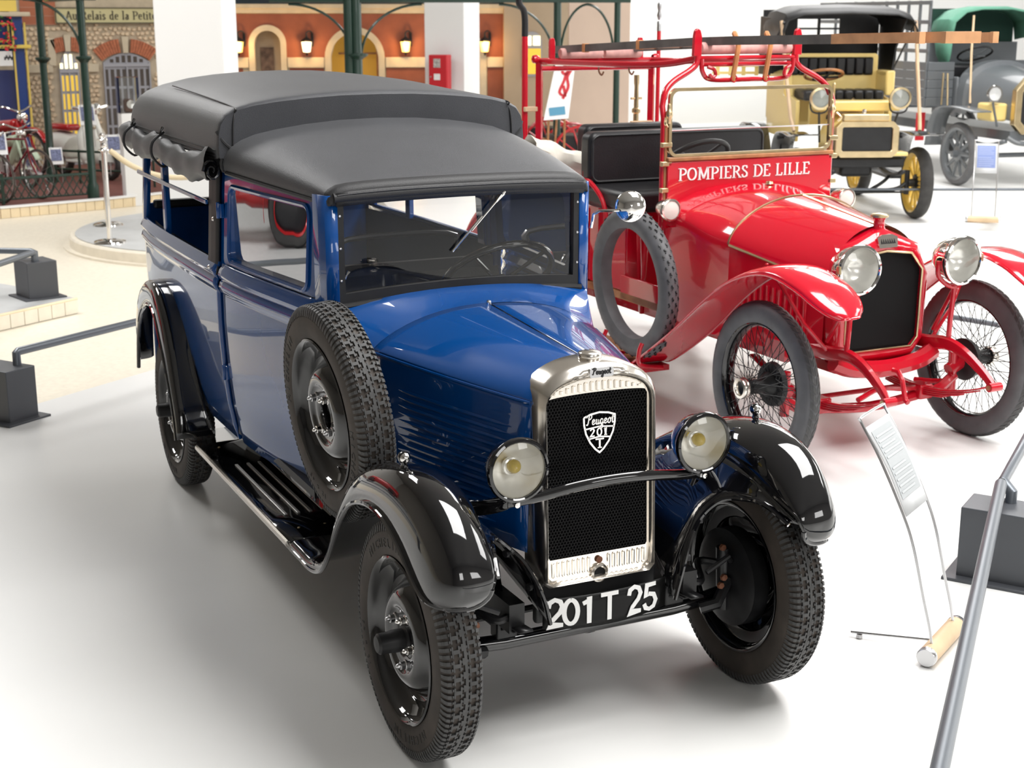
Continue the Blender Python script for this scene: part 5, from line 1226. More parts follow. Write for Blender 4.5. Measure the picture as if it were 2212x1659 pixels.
# back of the hood with its two windows left open
bo = rrect(-.66, .66, 1.40, 2.10, .06, 3); 
for (a, b, z0, z1) in ((-.66, -.27, 1.42, 2.12), (.21, .66, 1.42, 2.12), (-.27, .21, 2.02, 2.12), (-.27, .21, 1.42, 1.84), (-.04, -.01, 1.84, 2.02), (-.27, .21, 1.905, 1.925)):
    ob('hood_back', MB().box((-1.66, (a+b)/2, (z0+z1)/2), (.02, b-a, z1-z0)), 'satin_black', HD)
for s in (-1, 1):
    ob('hood_side', MB().prism([(-.72, 2.02), (-1.66, 2.05), (-1.66, 1.42), (-1.15, 1.42), (-1.05, 1.72)], XZ(s*.68), -.01, .01), 'satin_black', HD)
    ob('hood_bow', MB().tube([(-.50, s*.70, 1.99), (-.80, s*.715, 1.80), (-1.2, s*.70, 1.46)], .012, 6), 'satin_black', HD)
    ob('hood_strap', MB().tube([(-.55, s*.715, 2.0), (-.36, s*.70, 1.55), (-.12, s*.68, 1.03), (-.03, s*.66, .90)], .020, 6, sx=1.0), 'strap_pale', HD)
    L = empty('acetylene_lamp', YC); c = Vector((.16, s*.37+(.0 if s > 0 else -.08), 1.24))
    ob('lamp_drum', MB().lathe([(0, -.14), (.06, -.13), (.085, -.08), (.095, 0)], o=c, ax=(1, 0, 0), n=24), 'brass', L)
    ob('lamp_rim', MB().lathe([(.092, -.02), (.112, 0), (.112, .02), (.09, .025)], o=c, ax=(1, 0, 0), n=28), 'brass', L)
    ob('lamp_glass', MB().lathe([(.092, .012), (0, .02)], o=c, ax=(1, 0, 0), n=24), 'lamp_dull', L)
    ob('lamp_fork', MB().tube(cat_spline([c+Vector((-.03, -.10, 0)), c+Vector((-.03, -.08, -.12)), c+Vector((-.03, .0, -.15)), c+Vector((-.03, .08, -.12)), c+Vector((-.03, .10, 0))], 4), .009, 6), 'satin_black', L)
    ob('lamp_post', MB().tube([c+Vector((-.03, 0, -.14)), c+Vector((-.15, -s*.05, -.45))], .012, 6), 'satin_black', L)
    fg = [(-.62, .50), (-.58, .72), (-.42, .85), (-.15, .88), (.15, .865), (.45, .90)]
    ob('front_mudguard', MB().grid([[(p.x, s*(.64+w), p.z) for w in (-.12, 0, .12)] for p in cat_spline([(a, 0, b) for a, b in fg], 4)]), 'gloss_black', YC, solid=.012)
    ob('rear_mudguard', MB().grid([[(-2.05+.47*math.cos(q), s*(.64+w), .38+.47*math.sin(q)) for w in (-.12, .12)] for q in frange(.2, PI-.2, 12)]), 'gloss_black', YC, solid=.012)
    ob('running_board', MB().box((-1.1, s*.66, .36), (1.0, .24, .03)), 'satin_black', YC)
    ob('front_spring', MB().grid([[(x, s*(.36+w), .46+.35*x*x) for w in (-.025, .025)] for x in frange(-.4, .45, 8)]), 'satin_black', YC, solid=.03)
    ob('kingpin', MB().tube([(.03, s*.54, .25), (.03, s*.54, .50)], .028, 8), 'satin_black', YC)
ob('front_axle', MB().tube(cat_spline([(.03, -.55, .38), (.03, -.40, .30), (.03, 0, .29), (.03, .40, .30), (.03, .55, .38)], 5), .022, 8), 'satin_black', YC)
ob('track_rod', MB().tube([(.06, -.50, .275), (.06, .52, .275)], .010, 8), 'satin_black', YC)
ob('front_frame', MB().box((.15, 0, .60), (.22, .86, .10)), 'satin_black', YC, bev=.02)
ob('engine', MB().box((-.1, -.02, .52), (.4, .34, .16)), 'chassis_black', YC, bev=.04)
ob('radius_arm', MB().tube(cat_spline([(.03, .16, .30), (.05, .28, .38), (.0, .38, .46)], 4), .018, 8), 'satin_black', YC)
ob('gear_lever', MB().lathe([(0, .30), (.018, .28), (.012, .24), (.010, 0)], o=(-.40, -.16, 1.08), ax=(0, 0, 1), n=10), 'brass', YC)
ob('brass_horn', MB().tube([(-.42, -.10, 1.12), (-.38, .0, 1.16), (-.35, .05, 1.20)], [.02, .014, .03], 10), 'brass', YC)
# ================================================================ grey stake truck
GT = thing('stake_truck', 'grey vintage truck with green canvas cab and stake bed', 'truck', (-10.27, 10.88, .08), (0, 0, math.radians(-12)))
gw = spoke_wheel(GT, .39, .10, 'grey_paint', 10, 'grey_paint', 'rubber_grey', .022); gw.location = (0, 0, .39)
for loc, rz in (((0, 1.76, .39), PI), ((-2.9, 0, .39), 0), ((-2.9, 1.76, .39), PI)): copy_tree(gw, GT, loc, (0, .3, rz))
RD = empty('radiator', GT); CY = .88
def oct2(h, z0, z1, c): return [(CY-h+c, z0), (CY+h-c, z0), (CY+h, z0+c), (CY+h, z1-c*1.4), (CY+h-c*1.3, z1), (CY-h+c*1.3, z1), (CY-h, z1-c*1.4), (CY-h, z0+c)]
ob('brass_surround', MB().ring(oct2(.36, .64, 1.34, .12), oct2(.27, .72, 1.26, .08), YZ(.30), -.05, .05), 'brass', RD, smooth=False, bev=.01)
ob('radiator_core', MB().prism(oct2(.28, .70, 1.28, .08), YZ(.29), -.03, .03), 'satin_black', RD)
ob('bonnet', MB().grid([[(x, CY+w*math.cos(q), zb+h*math.sin(q)**.75) for q in frange(0, PI, 14)] for x, w, zb, h in ((.26, .35, .80, .52), (-.2, .42, .85, .56), (-.55, .52, .95, .52))]), 'grey_paint', GT)
ob('scuttle', MB().grid([[(x, CY+w*math.cos(q), .85+h*math.sin(q)**.5) for q in frange(0, PI, 16)] for x, w, h in ((-.52, .50, .58), (-.56, .55, .66), (-.74, .56, .66))]), 'grey_paint', GT)
ob('cab_side', MB().box((-1.0, .34, 1.05), (.6, .04, .5)), 'grey_paint', GT, bev=.02)
ob('cab_back', MB().box((-1.33, CY, 1.30), (.05, 1.3, .85)), 'grey_paint', GT)
CT = empty('canvas_top', GT)
def gt(x, k, dz): return [(x, CY+a*k, b+dz) for a, b in ((-.58, 1.42), (-.60, 1.75), (-.56, 1.98), (-.42, 2.10), (-.2, 2.14), (.2, 2.14), (.42, 2.10), (.56, 1.98), (.60, 1.75), (.58, 1.42))]
rows = [gt(-.78, 1.05, 0), gt(-.92, 1.08, .03), gt(-1.15, 1.08, .03), gt(-1.34, 1.05, 0)]
ob('canopy', MB().grid([r[1:-1] for r in rows]), 'green_canvas', CT, solid=.015)
ob('canopy_back', MB().box((-1.36, CY, 1.75), (.02, 1.20, .80)), 'green_inside', CT)
ob('side_flap', MB().grid([[(-.78, CY-.62, 1.82), (-1.2, CY-.64, 1.82)], [(-.80, CY-.62, 1.60), (-1.1, CY-.65, 1.58)], [(-.84, CY-.63, 1.40), (-.96, CY-.63, 1.38)]]), 'green_canvas', CT, solid=.02)
ob('canopy_strut', MB().tube([(-.78, CY-.34, 2.06), (-.64, CY-.42, 1.60), (-.45, CY-.50, .98)], .014, 8), 'wood_pale', CT)
SW = empty('steering_wheel', GT); T = Matrix.Translation((-.95, CY-.18, 1.58)) @ Matrix.Rotation(math.radians(-25), 4, 'Y')
ob('wheel_rim', MB().tube([(.22*math.cos(q), .22*math.sin(q), 0) for q in [2*PI*i/30 for i in range(30)]], .014, 8, closed=True, T=T), 'satin_black', SW)
sp = MB()
for k in range(4): q = k*PI/2+.4; sp.tube([(.22*math.cos(q), .22*math.sin(q), 0), (0, 0, -.03)], .008, 6, T=T)
ob('wheel_spokes', sp, 'grey_paint', SW)
ob('seat_cushion', MB().box((-1.12, CY, 1.36), (.36, 1.1, .18)), 'leather_black', GT, bev=.04)
for s, y in ((1, .30), (1, 1.46)):
    H = empty('headlamp', GT); c = Vector((.22, y, 1.13))
    ob('bowl', MB().lathe([(0, -.12), (.06, -.09), (.095, 0)], o=c, ax=(1, 0, 0), n=24), 'grey_paint', H)
    ob('rim', MB().lathe([(.09, -.01), (.105, .005), (.10, .02), (.085, .02)], o=c, ax=(1, 0, 0), n=24), 'chrome', H)
    ob('lens', MB().lathe([(.088, .012), (0, .022)], o=c, ax=(1, 0, 0), n=20), mat('lens_white', (.75, .76, .76), .15, metal=.4) if y < .5 else 'lens_white', H)
    ob('bracket', MB().tube([c+Vector((-.03, 0, -.09)), c+Vector((-.05, .1, -.40))], .014, 8), 'grey_paint', H)
for y in (0, 1.76):
    fg = [(-.62, .45), (-.55, .75), (-.40, .92), (-.1, .965), (.28, .945), (.46, .93)]
    ob('front_mudguard', MB().grid([[(p.x, y+w, p.z) for w in (-.13, 0, .13)] for p in cat_spline([(a, 0, b) for a, b in fg], 4)]), 'grey_paint', GT, solid=.015)
    ob('front_spring', MB().grid([[(x, y+(.32 if y < .5 else -.32)+w, .50+.3*x*x) for w in (-.03, .03)] for x in frange(-.4, .5, 8)]), 'grey_paint', GT, solid=.04)
ob('front_axle', MB().tube([(0, .05, .40), (0, .3, .36), (0, 1.1, .36), (0, 1.35, .40)], .03, 8), 'grey_paint', GT)
ob('front_bumper', MB().tube(cat_spline([(.50, .35, .62), (.55, .50, .55), (.56, .9, .55), (.50, 1.1, .62)], 5), .03, 8), 'grey_paint', GT)
ob('chassis_frame', MB().box((-1.8, CY, .62), (4.2, .75, .12)), 'grey_paint', GT)
ob('tank', MB().box((.0, .42, .90), (.35, .22, .22)), 'yellow_paint', GT, bev=.03)
ob('door_frame', MB().tube([(-.60, .12, 1.35), (-.55, .12, .95)], .012, 8), 'brass', GT); ob('door_frame', MB().tube([(-.70, .12, 1.35), (-.70, .12, .95)], .012, 8), 'brass', GT)
BED = empty('cargo_bed', GT)
for i in range(5): ob('side_board', MB().box((-2.4, -.06, .98+i*.112), (3.2, .03, .108)), 'grey_paint', BED, bev=.005)
for i in range(5): ob('front_board', MB().box((-.79, .13, .98+i*.112), (.03, .37, .108)), 'grey_paint', BED, bev=.005)
for i in range(5): ob('front_board', MB().box((-1.40, CY+.2, .98+i*.112), (.03, 1.55, .108)), 'grey_paint', BED, bev=.005)
for x in (-.84, -1.1, -1.4, -1.7, -2.0, -2.4, -2.9, -3.5): ob('stake', MB().box((x, -.045, 1.60), (.04, .03, 1.30)), 'grey_paint', BED, bev=.004)
for z in (1.62, 1.98, 2.22): ob('stake_rail', MB().box((-2.4, -.055, z), (3.2, .02, .05)), 'grey_paint', BED, bev=.004)
ob('bed_floor', MB().box((-2.75, CY, .90), (2.5, 1.8, .06)), 'grey_paint', BED)
ob('red_plate', MB().box((-.95, -.02, .66), (.02, .12, .36)), 'cabinet_red', GT)
# ================================================================ street scenery at the back of the hall
mat('ochre_red', (0.27, 0.080, 0.042), 0.7, var=.12, vscale=4)
mat('cream_stucco', (0.56, 0.48, 0.35), 0.75, var=.08, vscale=6)
mat('beige_wall', (0.42, 0.33, 0.23), 0.75, var=.05, vscale=2)
mat('pink_wall', (0.56, 0.43, 0.34), 0.75, var=.04, vscale=2)
mat('navy_dark', (0.012, 0.022, 0.030), 0.6)
mat('yellow_wall_lit', (0.62, 0.34, 0.05), 0.7, emit=(.9, .5, .08), es=.15)  # weak emission stands in for warm lamplight on the bar wall
mat('niche_grey', (0.42, 0.34, 0.25), 0.8, var=.15, vscale=3)
mat('lamp_glow', (1, .75, .3), .4, emit=(1.0, .55, .12), es=1.6)
mat('lamp_glow_white', (1, .9, .7), .4, emit=(1.0, .82, .5), es=1.6)
mat('stone', (0.66, 0.52, 0.36), 0.8, var=.22, vscale=3)
mat('mortar', (0.50, 0.42, 0.31), 0.9, var=.1)
mat('brick', (0.42, 0.14, 0.07), 0.8, var=.25, vscale=20)
mat('door_grey', (0.34, 0.34, 0.37), 0.5)
mat('pane_dark', (0.07, 0.055, 0.045), 0.15)
mat('pane_yellow', (0.75, 0.50, 0.06), 0.3, emit=(1.0, .65, .08), es=.35)
mat('pane_lit', (0.95, 0.9, 0.65), 0.3, emit=(1.0, .9, .55), es=1.2)
mat('sign_cream', (0.55, 0.50, 0.27), 0.6)
mat('sign_letter', (0.07, 0.06, 0.04), 0.6)
mat('shop_blue', (0.012, 0.045, 0.22), 0.35, coat=.3)
mat('shop_yellow', (0.78, 0.58, 0.12), 0.5)
def brick_mat():
    m = mat('brick_courses', (.40, .14, .08), .85); nt = m.node_tree
    b = nt.nodes.new('ShaderNodeTexBrick'); tc = nt.nodes.new('ShaderNodeTexCoord'); mp = nt.nodes.new('ShaderNodeMapping')
    mp.inputs['Rotation'].default_value = (PI/2, 0, PI/2)
    b.inputs['Color1'].default_value = (.42, .15, .08, 1); b.inputs['Color2'].default_value = (.34, .11, .06, 1); b.inputs['Mortar'].default_value = (.5, .40, .32, 1)
    b.inputs['Scale'].default_value = 9; b.inputs['Brick Width'].default_value = 1.1; b.inputs['Row Height'].default_value = .32; b.inputs['Mortar Size'].default_value = .015
    nt.links.new(tc.outputs['Object'], mp.inputs['Vector']); nt.links.new(mp.outputs['Vector'], b.inputs['Vector'])
    nt.links.new(b.outputs['Color'], nt.nodes['Principled BSDF'].inputs['Base Color'])
brick_mat()
# ---- the ochre cafe front
CF = thing('cafe_front', 'ochre red cafe front with cream arches and cornice', 'building', (-19.80, 6.59, 0), (0, 0, math.radians(-20.2)))
ARCH = [(-1.63, .215, .31, 1.69), (-.19, .395, .50, 1.465), (1.52, .395, .50, 1.465)]
def open_z(u, which):   # height of the opening at u, or None
    for c, ri, ro, zs_ in ARCH:
        r = (ri, ro)[which]
        if abs(u-c) < r: return zs_+math.sqrt(max(0, r*r-(u-c)**2))
    return None
def arch_strip(name, m, u0, u1, z0, z1, x0, x1, which):
    """wall between two heights, cut by the arches, one solid piece per run"""
    cuts = sorted({u0, u1} | {c+s*(ri, ro)[which] for c, ri, ro, q in ARCH for s in (-1, 1) if u0 < c+s*(ri, ro)[which] < u1})
    for a, b in zip(cuts[:-1], cuts[1:]):
        oz = open_z((a+b)/2, which)
        if oz is not None and open_z((a+b)/2, which) > z1 and False: continue
        n = 14 if oz is not None else 1
        us_ = frange(a, b, n); rows = []
        for u in us_:
            uu = min(max(u, a+1e-4), b-1e-4)
            zl = max(z0, open_z(uu, which)) if oz is not None else z0
            zl = min(zl, z1)
            rows.append([(x1, u, zl), (x1, u, z1), (x0, u, z1), (x0, u, zl)])
        mb = MB().grid(rows, wv=True); mb.f.append((0, 1, 2, 3)); k = (len(us_)-1)*4; mb.f.append((k, k+1, k+2, k+3))
        ob(name, mb, m, CF, smooth=False)
arch_strip('stucco_wall', 'cream_stucco', -3.2, 2.31, FL, 2.20, -.30, 0, 0)
arch_strip('red_panel', 'ochre_red', -3.2, 2.31, 1.465, 2.175, .0, .02, 1)
arch_strip('red_panel', 'ochre_red', -3.2, -2.05, .2, 1.30, .0, .02, 1)
for a, b in ((-1.28, -.71), (.33, 1.0), (2.04, 2.31)): ob('red_panel', MB().box((.01, (a+b)/2, .75), (.02, b-a, 1.10)), 'ochre_red', CF)
for c, ri, ro, zs_ in ARCH:
    oo_ = [(c-ro, FL)]+[(c+ro*math.cos(q), zs_+ro*math.sin(q)) for q in frange(PI, 0, 18)]+[(c+ro, FL)]
    ii_ = [(c-ri, FL)]+[(c+ri*math.cos(q), zs_+ri*math.sin(q)) for q in frange(PI, 0, 18)]+[(c+ri, FL)]
    mb = MB().grid([[(.05, *a), (.05, *b), (-.02, *b), (-.02, *a)] for a, b in zip(oo_, ii_)], wv=True)
    ob('arch_surround', mb, 'cream_stucco', CF)
for a, b in ((-3.2, -1.95), (-1.31, -.70), (.32, 1.01), (2.03, 2.31)): ob('string_course', MB().box((.03, (a+b)/2, 1.385), (.06, b-a, .17)), 'cream_stucco', CF, bev=.01)
mb = MB().grid([[(x, u, z) for x, z in ((0, 2.175), (.04, 2.19), (.05, 2.24), (.09, 2.27), (.10, 2.33), (0, 2.345))] for u in (-3.2, 2.9)]); ob('cornice', mb, 'cream_stucco', CF, smooth=False)
ob('dark_frieze', MB().box((-.1, -.1, 2.75), (.3, 6.2, .82)), 'navy_dark', CF)
ob('niche_back', MB().box((-.30, -1.63, 1.0), (.04, .8, 2.2)), 'niche_grey', CF)
ob('niche_poster', MB().box((-.27, -1.66, 1.40), (.02, .22, .46)), mat('poster_dark', (.16, .10, .07), .6, var=.7, vscale=9), CF)
ob('bar_back', MB().box((-.75, .6, 1.0), (.04, 3.2, 2.4)), 'yellow_wall_lit', CF)
SH = empty('bar_shelf', CF)
ob('shelf_board', MB().box((-.62, -.12, 1.52), (.22, .7, .03)), 'wood', SH)
for y in (-.30, -.18): ob('decanter', MB().lathe([(.03, 0), (.05, .02), (.05, .07), (.02, .12), (.02, .20), (.04, .23), (0, .24)], o=(-.6, y, 1.535), ax=(0, 0, 1), n=12), 'chrome', SH)
ob('lampshade', MB().lathe([(.03, .12), (.06, .0)], o=(-.55, -.27, 1.34), ax=(0, 0, 1), n=14), 'lamp_glow_white', SH)
ob('bar_post', MB().box((-.45, .22, 1.1), (.10, .10, 1.4)), 'wood', CF, bev=.02)
# wall lanterns
def lantern(u, lab, white=False):
    L = thing('wall_lantern', lab, 'lantern', (-19.80+.345*u, 6.59+.938*u, 1.66), (0, 0, math.radians(-20.2)), group='lit iron lanterns on the cafe front')
    ob('bracket', MB().tube(cat_spline([(.02, .09, .05), (.05, .09, .20), (.10, .05, .24), (.14, .0, .21), (.14, 0, .15)], 4), .012, 6), 'satin_black', L)
    ob('wall_plate', MB().box((.03, .09, .10), (.02, .04, .22)), 'satin_black', L)
    ob('cap', MB().lathe([(.10, .065), (.105, .08), (.05, .12), (.02, .14), (.012, .18), (0, .19)], o=(.14, 0, 0), ax=(0, 0, 1), n=6), 'satin_black', L, smooth=False)
    ob('glass', MB().lathe([(.088, .065), (.062, -.10), (0, -.11)], o=(.14, 0, 0), ax=(0, 0, 1), n=6), 'lamp_glow_white' if white else 'lamp_glow', L, smooth=False)
    ob('finial', MB().lathe([(.06, -.11), (.02, -.12), (.015, -.15), (0, -.17)], o=(.14, 0, 0), ax=(0, 0, 1), n=10), 'satin_black', L)
    pl_ = bpy.data.lights.new('lantern_light', 'POINT'); pl_.energy = 9; pl_.color = (1, .6, .22); pl_.shadow_soft_size = .05
    q = bpy.data.objects.new('lantern_light', pl_); COL.objects.link(q); q.parent = L; q.location = (.30, .0, .0)
lantern(-2.10, 'lit iron lantern beside the wide white pillar'); lantern(-.98, 'white glowing iron lantern between the two arches', True)
lantern(.66, 'amber lit iron lantern right of the green column'); lantern(1.99, 'amber lit iron lantern just beyond the hose cabinet pillar')
# beige and pink walls to the right of the cafe
def wl(u, x=0, z=0): return (-19.80+.345*u+.938*x, 6.59+.938*u-.345*x, z)
BW_ = struct('wall_beige', MB().box((0, 2.93, 2.2), (.3, 1.24, 4.8)), 'beige_wall', 'beige painted scenery wall beside the ochre cafe', 'wall', loc=(-19.80, 6.59, 0), rot=(0, 0, math.radians(-20.2)))
fr_ = [(2.78+.17*math.cos(q), 1.72+.17*math.sin(q)) for q in frange(PI, 0, 12)]+[(2.95, 1.15), (2.61, 1.15)]
ob('window_reveal', MB().prism(fr_, lambda a, b, d: (.155+d, a, b), 0, .01), 'door_grey', BW_)
for a, b in ((2.65, 2.77), (2.80, 2.92)): ob('window_pane', MB().box((.17, (a+b)/2, 1.74), (.01, b-a, .16)), 'pane_lit', BW_)
ob('window_pane', MB().box((.17, 2.78, 1.40), (.01, .30, .42)), 'pane_yellow', BW_)
PW = struct('wall_pink', MB().box((-16.0, 8.93, 2.2), (.2, .92, 4.8), R=Matrix.Rotation(math.radians(-24), 3, 'Z')), 'pink_wall', 'pale pink scenery wall behind the red truck', 'wall')
# ---- green iron arcade
AR = thing('iron_arcade', 'dark green cast iron arcade with arched brackets', 'arcade', (-14.17, 4.52, 0), (0, 0, math.radians(-20.2)))
def iron_post(T_, y, r, zc, z0=FL, z1=2.6, double=False):
    p_ = empty('post', T_, (0, y, 0))
    ob('shaft', MB().lathe([(r*1.5, z0), (r*1.5, z0+.15), (r, z0+.2), (r, z1)], ax=(0, 0, 1), n=16), 'green_iron', p_)
    if double: ob('shaft', MB().lathe([(r*.8, z0), (r*.8, z1)], o=(.03, -.10, 0), ax=(0, 0, 1), n=12), 'green_iron', p_)
    ob('collar', MB().lathe([(r, -.06), (r*1.3, -.04), (r*2.0, -.01), (r*2.0, .012), (r*1.2, .02)], o=(0, 0, zc), ax=(0, 0, 1), n=16), 'green_iron', p_)
    return p_
iron_post(AR, -.12, .072, 1.655, double=True); iron_post(AR, 2.456, .050, .25); iron_post(AR, 3.235, .042, .25)
ob('beam', MB().box((0, 1.1, 2.36), (.10, 4.6, .12)), 'green_iron', AR, bev=.01)
for i in range(14):
    y = -.9+i*.30
    ob('lattice_bar', MB().tube([(0, y, 2.40), (0, y+.15, 2.52), (0, y+.3, 2.40)], .015, 6), 'green_iron', AR)
for y0, sg in ((-.06, 1), (-.18, -1), (2.40, -1), (2.50, 1), (3.19, -1)):
    R_a = .78 if sg*y0 < .2 and y0 < 1 else .36 if y0 > 2.45 else .70
    ob('arched_bracket', MB().tube([(0, y0+sg*R_a*(1-math.cos(q)), 1.62+(.66)*math.sin(q)) for q in frange(0, PI/2, 14)], .016, 8), 'green_iron', AR)
# ---- the stone inn
IN = thing('stone_inn', 'rubble stone inn front with brick arches and long sign', 'building', (-19.0, 0, 0))
ob('mortar_wall', MB().box((-.16, 1.85, 1.25), (.3, 2.5, 2.75)), 'mortar', IN)
rs = random.Random(11); shapes = []
for k in range(8):
    n = rs.choice((5, 6, 7)); pts = [(math.cos(2*PI*i/n+rs.uniform(-.25, .25))*rs.uniform(.85, 1.1), math.sin(2*PI*i/n+rs.uniform(-.25, .25))*rs.uniform(.85, 1.1)) for i in range(n)]
    vs = [(0, a, b) for a, b in pts]+[(1, a*.78, b*.78) for a, b in pts]; fs = [tuple(range(n, 2*n))]+[(i, (i+1) % n, n+(i+1) % n, n+i) for i in range(n)]
    me = mesh_of('stone', MB().add(vs, fs)); me.materials.append(M('stone')); shapes.append(me)
def free(y, z):
    if 1.05 < y < 1.42 and 1.44 < z < 1.88: return not (1.36 < y and z < 1.9)
    if 2.02 < y < 2.86 and z < 1.58: return False
    if 2.0 < y < 2.9 and z < 1.86 and (y-2.44)**2/.2+(z-1.45)**2/.16 < 1: return False
    if 1.36 < y < 1.84 and z < 1.90: return False
    if 1.31 < z < 1.47: return False
    if y < .98 or (y < 1.45 and z > 2.0): return False
    return z < 2.02
cnt = 0; rest = MB()
for i in range(30):
    for j in range(27):
        y = .98+j*.074+(.037 if i % 2 else 0)+rs.uniform(-.012, .012); z = .02+i*.069+rs.uniform(-.012, .012)
        if not free(y, z) or y > 3.0: continue
        sy_, sz_ = rs.uniform(.034, .043), rs.uniform(.030, .038)
        if cnt < 300 and z > .45:
            o = ob('stone', shapes[rs.randrange(8)], None, IN, loc=(-.012, y, z), rot=(rs.uniform(-.3, .3), 0, 0)); o.scale = (.030, sy_, sz_); cnt += 1
        else: rest.box((.0, y, z), (.03, sy_*1.7, sz_*1.7))
if rest.v: ob('stones_far', rest, 'stone', IN, smooth=False, kind='stuff', bev=.01)
ob('brick_panel', MB().box((.0, 1.22, 2.30), (.04, .50, .58)), 'brick_courses', IN)
ob('stone_course', MB().box((.02, 1.19, 1.385), (.06, .36, .12)), 'cream_stucco', IN, bev=.008); ob('stone_course', MB().box((.02, 1.93, 1.385), (.06, .20, .12)), 'cream_stucco', IN, bev=.008)
ob('stone_pier', MB().box((.02, 1.37, 1.62), (.06, .11, .40)), 'cream_stucco', IN, bev=.01)
def brick_arch(cy, cz, r0, r1, a0, a1, n, key):
    for i in range(n):
        q0, q1 = math.radians(lerp(a0, a1, (i+.06)/n)), math.radians(lerp(a0, a1, (i+.94)/n))
        if key and abs((i+.5)/n-.5) < .09: continue
        ob('brick', MB().prism([(cy+r*math.cos(q), cz+r*math.sin(q)) for r, q in ((r0, q0), (r1, q0), (r1, q1), (r0, q1))], lambda a, b, d: (d, a, b), 0, .05), 'brick', IN)
    if key: ob('keystone', MB().prism([(cy-.035, cz+r0-.01), (cy+.035, cz+r0-.01), (cy+.05, cz+r1+.03), (cy-.05, cz+r1+.03)], lambda a, b, d: (d, a, b), 0, .07), 'cream_stucco', IN)
brick_arch(2.44, 1.05, .56, .76, 129, 51, 22, True); brick_arch(1.60, 1.20, .44, .64, 113, 67, 13, True)
def arched_door(name, y0, y1, zs_, rise, cols, rows_, panes, z0=FL):
    Dr = empty(name, IN); c = (y0+y1)/2; w = (y1-y0)/2
    def top(y): return zs_+rise*(1-((y-c)/w)**2)
    oo_ = [(y, top(y)) for y in frange(y1, y0, 12)]+[(y0, z0), (y1, z0)]
    ob('backing', MB().prism(oo_, lambda a, b, d: (d, a, b), .002, .02), 'door_grey', Dr)
    cw = (y1-y0)/cols
    zz = [z0+.35]+[lerp(z0+.55, zs_-.06, i/rows_) for i in range(rows_)]
    for i in range(cols):
        a = y0+i*cw+cw*.2; b = a+cw*.6
        for k in range(rows_):
            za = lerp(z0+.35, zs_-.08, k/rows_)+.02; zb = lerp(z0+.35, zs_-.08, (k+1)/rows_)-.02
            ob('pane', MB().box((.022, (a+b)/2, (za+zb)/2), (.008, b-a, zb-za)), panes[0], Dr)
        zt = top((a+b)/2)-.035
        if zt-(zs_+.0) > .03: ob('pane', MB().box((.022, (a+b)/2, (zs_+.0+zt)/2), (.008, b-a, zt-zs_)), panes[1], Dr)
    for y in (y0+.012, y1-.012)+((c,) if cols > 2 else ()): ob('stile', MB().box((.03, y, (z0+zs_)/2), (.03, .022, zs_-z0)), 'door_grey', Dr)
    ob('transom', MB().box((.03, c, zs_-.04), (.035, y1-y0, .04)), 'door_grey', Dr)
arched_door('double_door', 2.10, 2.80, 1.46, .14, 8, 4, ('pane_dark', 'pane_dark')); arched_door('inn_window', 1.46, 1.74, 1.38, .26, 4, 4, ('pane_yellow', 'pane_lit'))
SG = empty('inn_sign', IN)
ob('sign_board', MB().box((.04, 2.5, 2.145), (.05, 2.10, .235)), 'sign_cream', SG, bev=.01)
ob('sign_frame', MB().ring(rrect(1.45, 3.55, 2.03, 2.262, .02, 2), rrect(1.465, 3.535, 2.045, 2.248, .015, 2), lambda a, b, d: (.066+d, a, b), 0, .012), 'sign_letter', SG, smooth=False)
SG['label'] = 'long cream sign reading Au Relais de la Petite'
serif_letters('letter', 'sign_letter', SG, 'Au Relais de la Petite', lambda a, b, d: (.068+d, 1.60+a, 2.085+b), .122, 0, 1.02, .15, .055)
# ---- blue shop front at the edge
BS = thing('blue_shop_front', 'royal blue shop front with yellow trim and checkered sign', 'building', (-18.2, 0, 0))
ob('blue_pilaster', MB().box((0, .80, 1.0), (.10, .16, 2.3)), 'shop_blue', BS, bev=.01); ob('blue_panel', MB().box((-.05, .42, 1.85), (.06, .60, .75)), 'shop_blue', BS)
for y in (.90, .735): ob('yellow_trim', MB().box((.06, y, .95), (.03, .025, 2.2)), 'shop_yellow', BS)
ob('yellow_shelf', MB().box((.05, .60, 1.72), (.16, .72, .05)), 'shop_yellow', BS, bev=.01); ob('white_cornice', MB().box((.04, .62, 2.16), (.22, .72, .06)), 'cream_stucco', BS, bev=.01)
ob('yellow_top', MB().box((.02, .50, 2.40), (.16, .62, .40)), 'shop_yellow', BS); ob('yellow_frame', MB().ring(rrect(.25, .70, 1.78, 2.05, .01, 2), rrect(.28, .675, 1.81, 2.02, .01, 2), lambda a, b, d: (d, a, b), 0, .03), 'shop_yellow', BS, smooth=False)
ob('glass_pane', MB().box((.0, .60, .85), (.02, .26, 1.1)), mat('shop_glass', (.05, .06, .16), .1), BS)
sg_ = ob('sign_board', MB().box((.10, .58, 1.56), (.03, .24, .20)), 'white_paint', BS)
for i in range(5):
    for j in range(2): ob('check', MB().box((.117, .60+i*.022, 1.55+j*.022+(.022 if i % 2 else 0)), (.004, .021, .021)), 'satin_black', sg_)
FB = thing('flower_basket', 'hanging basket of red flowers on the blue shop front', 'plant', (-18.05, .62, 1.72))
ob('foliage', MB(), None, FB) if False else None
lf = MB(); fl = MB(); r5 = random.Random(5)
for i in range(120):
    c = Vector((r5.uniform(-.06, .10), r5.uniform(-.16, .14), r5.uniform(-.05, .42))); a = Vector((r5.uniform(-1, 1), r5.uniform(-1, 1), r5.uniform(-1, 1))).normalized()*.03; b = a.orthogonal().normalized()*.014
    lf.add([c-a, c+b, c+a, c-b], [(0, 1, 2, 3)])
    if i % 3 == 0: fl.lathe([(0, .018), (.018, .006), (.012, -.01), (0, -.012)], o=c+Vector((.02, 0, 0)), ax=(1, 0, .3), n=6)
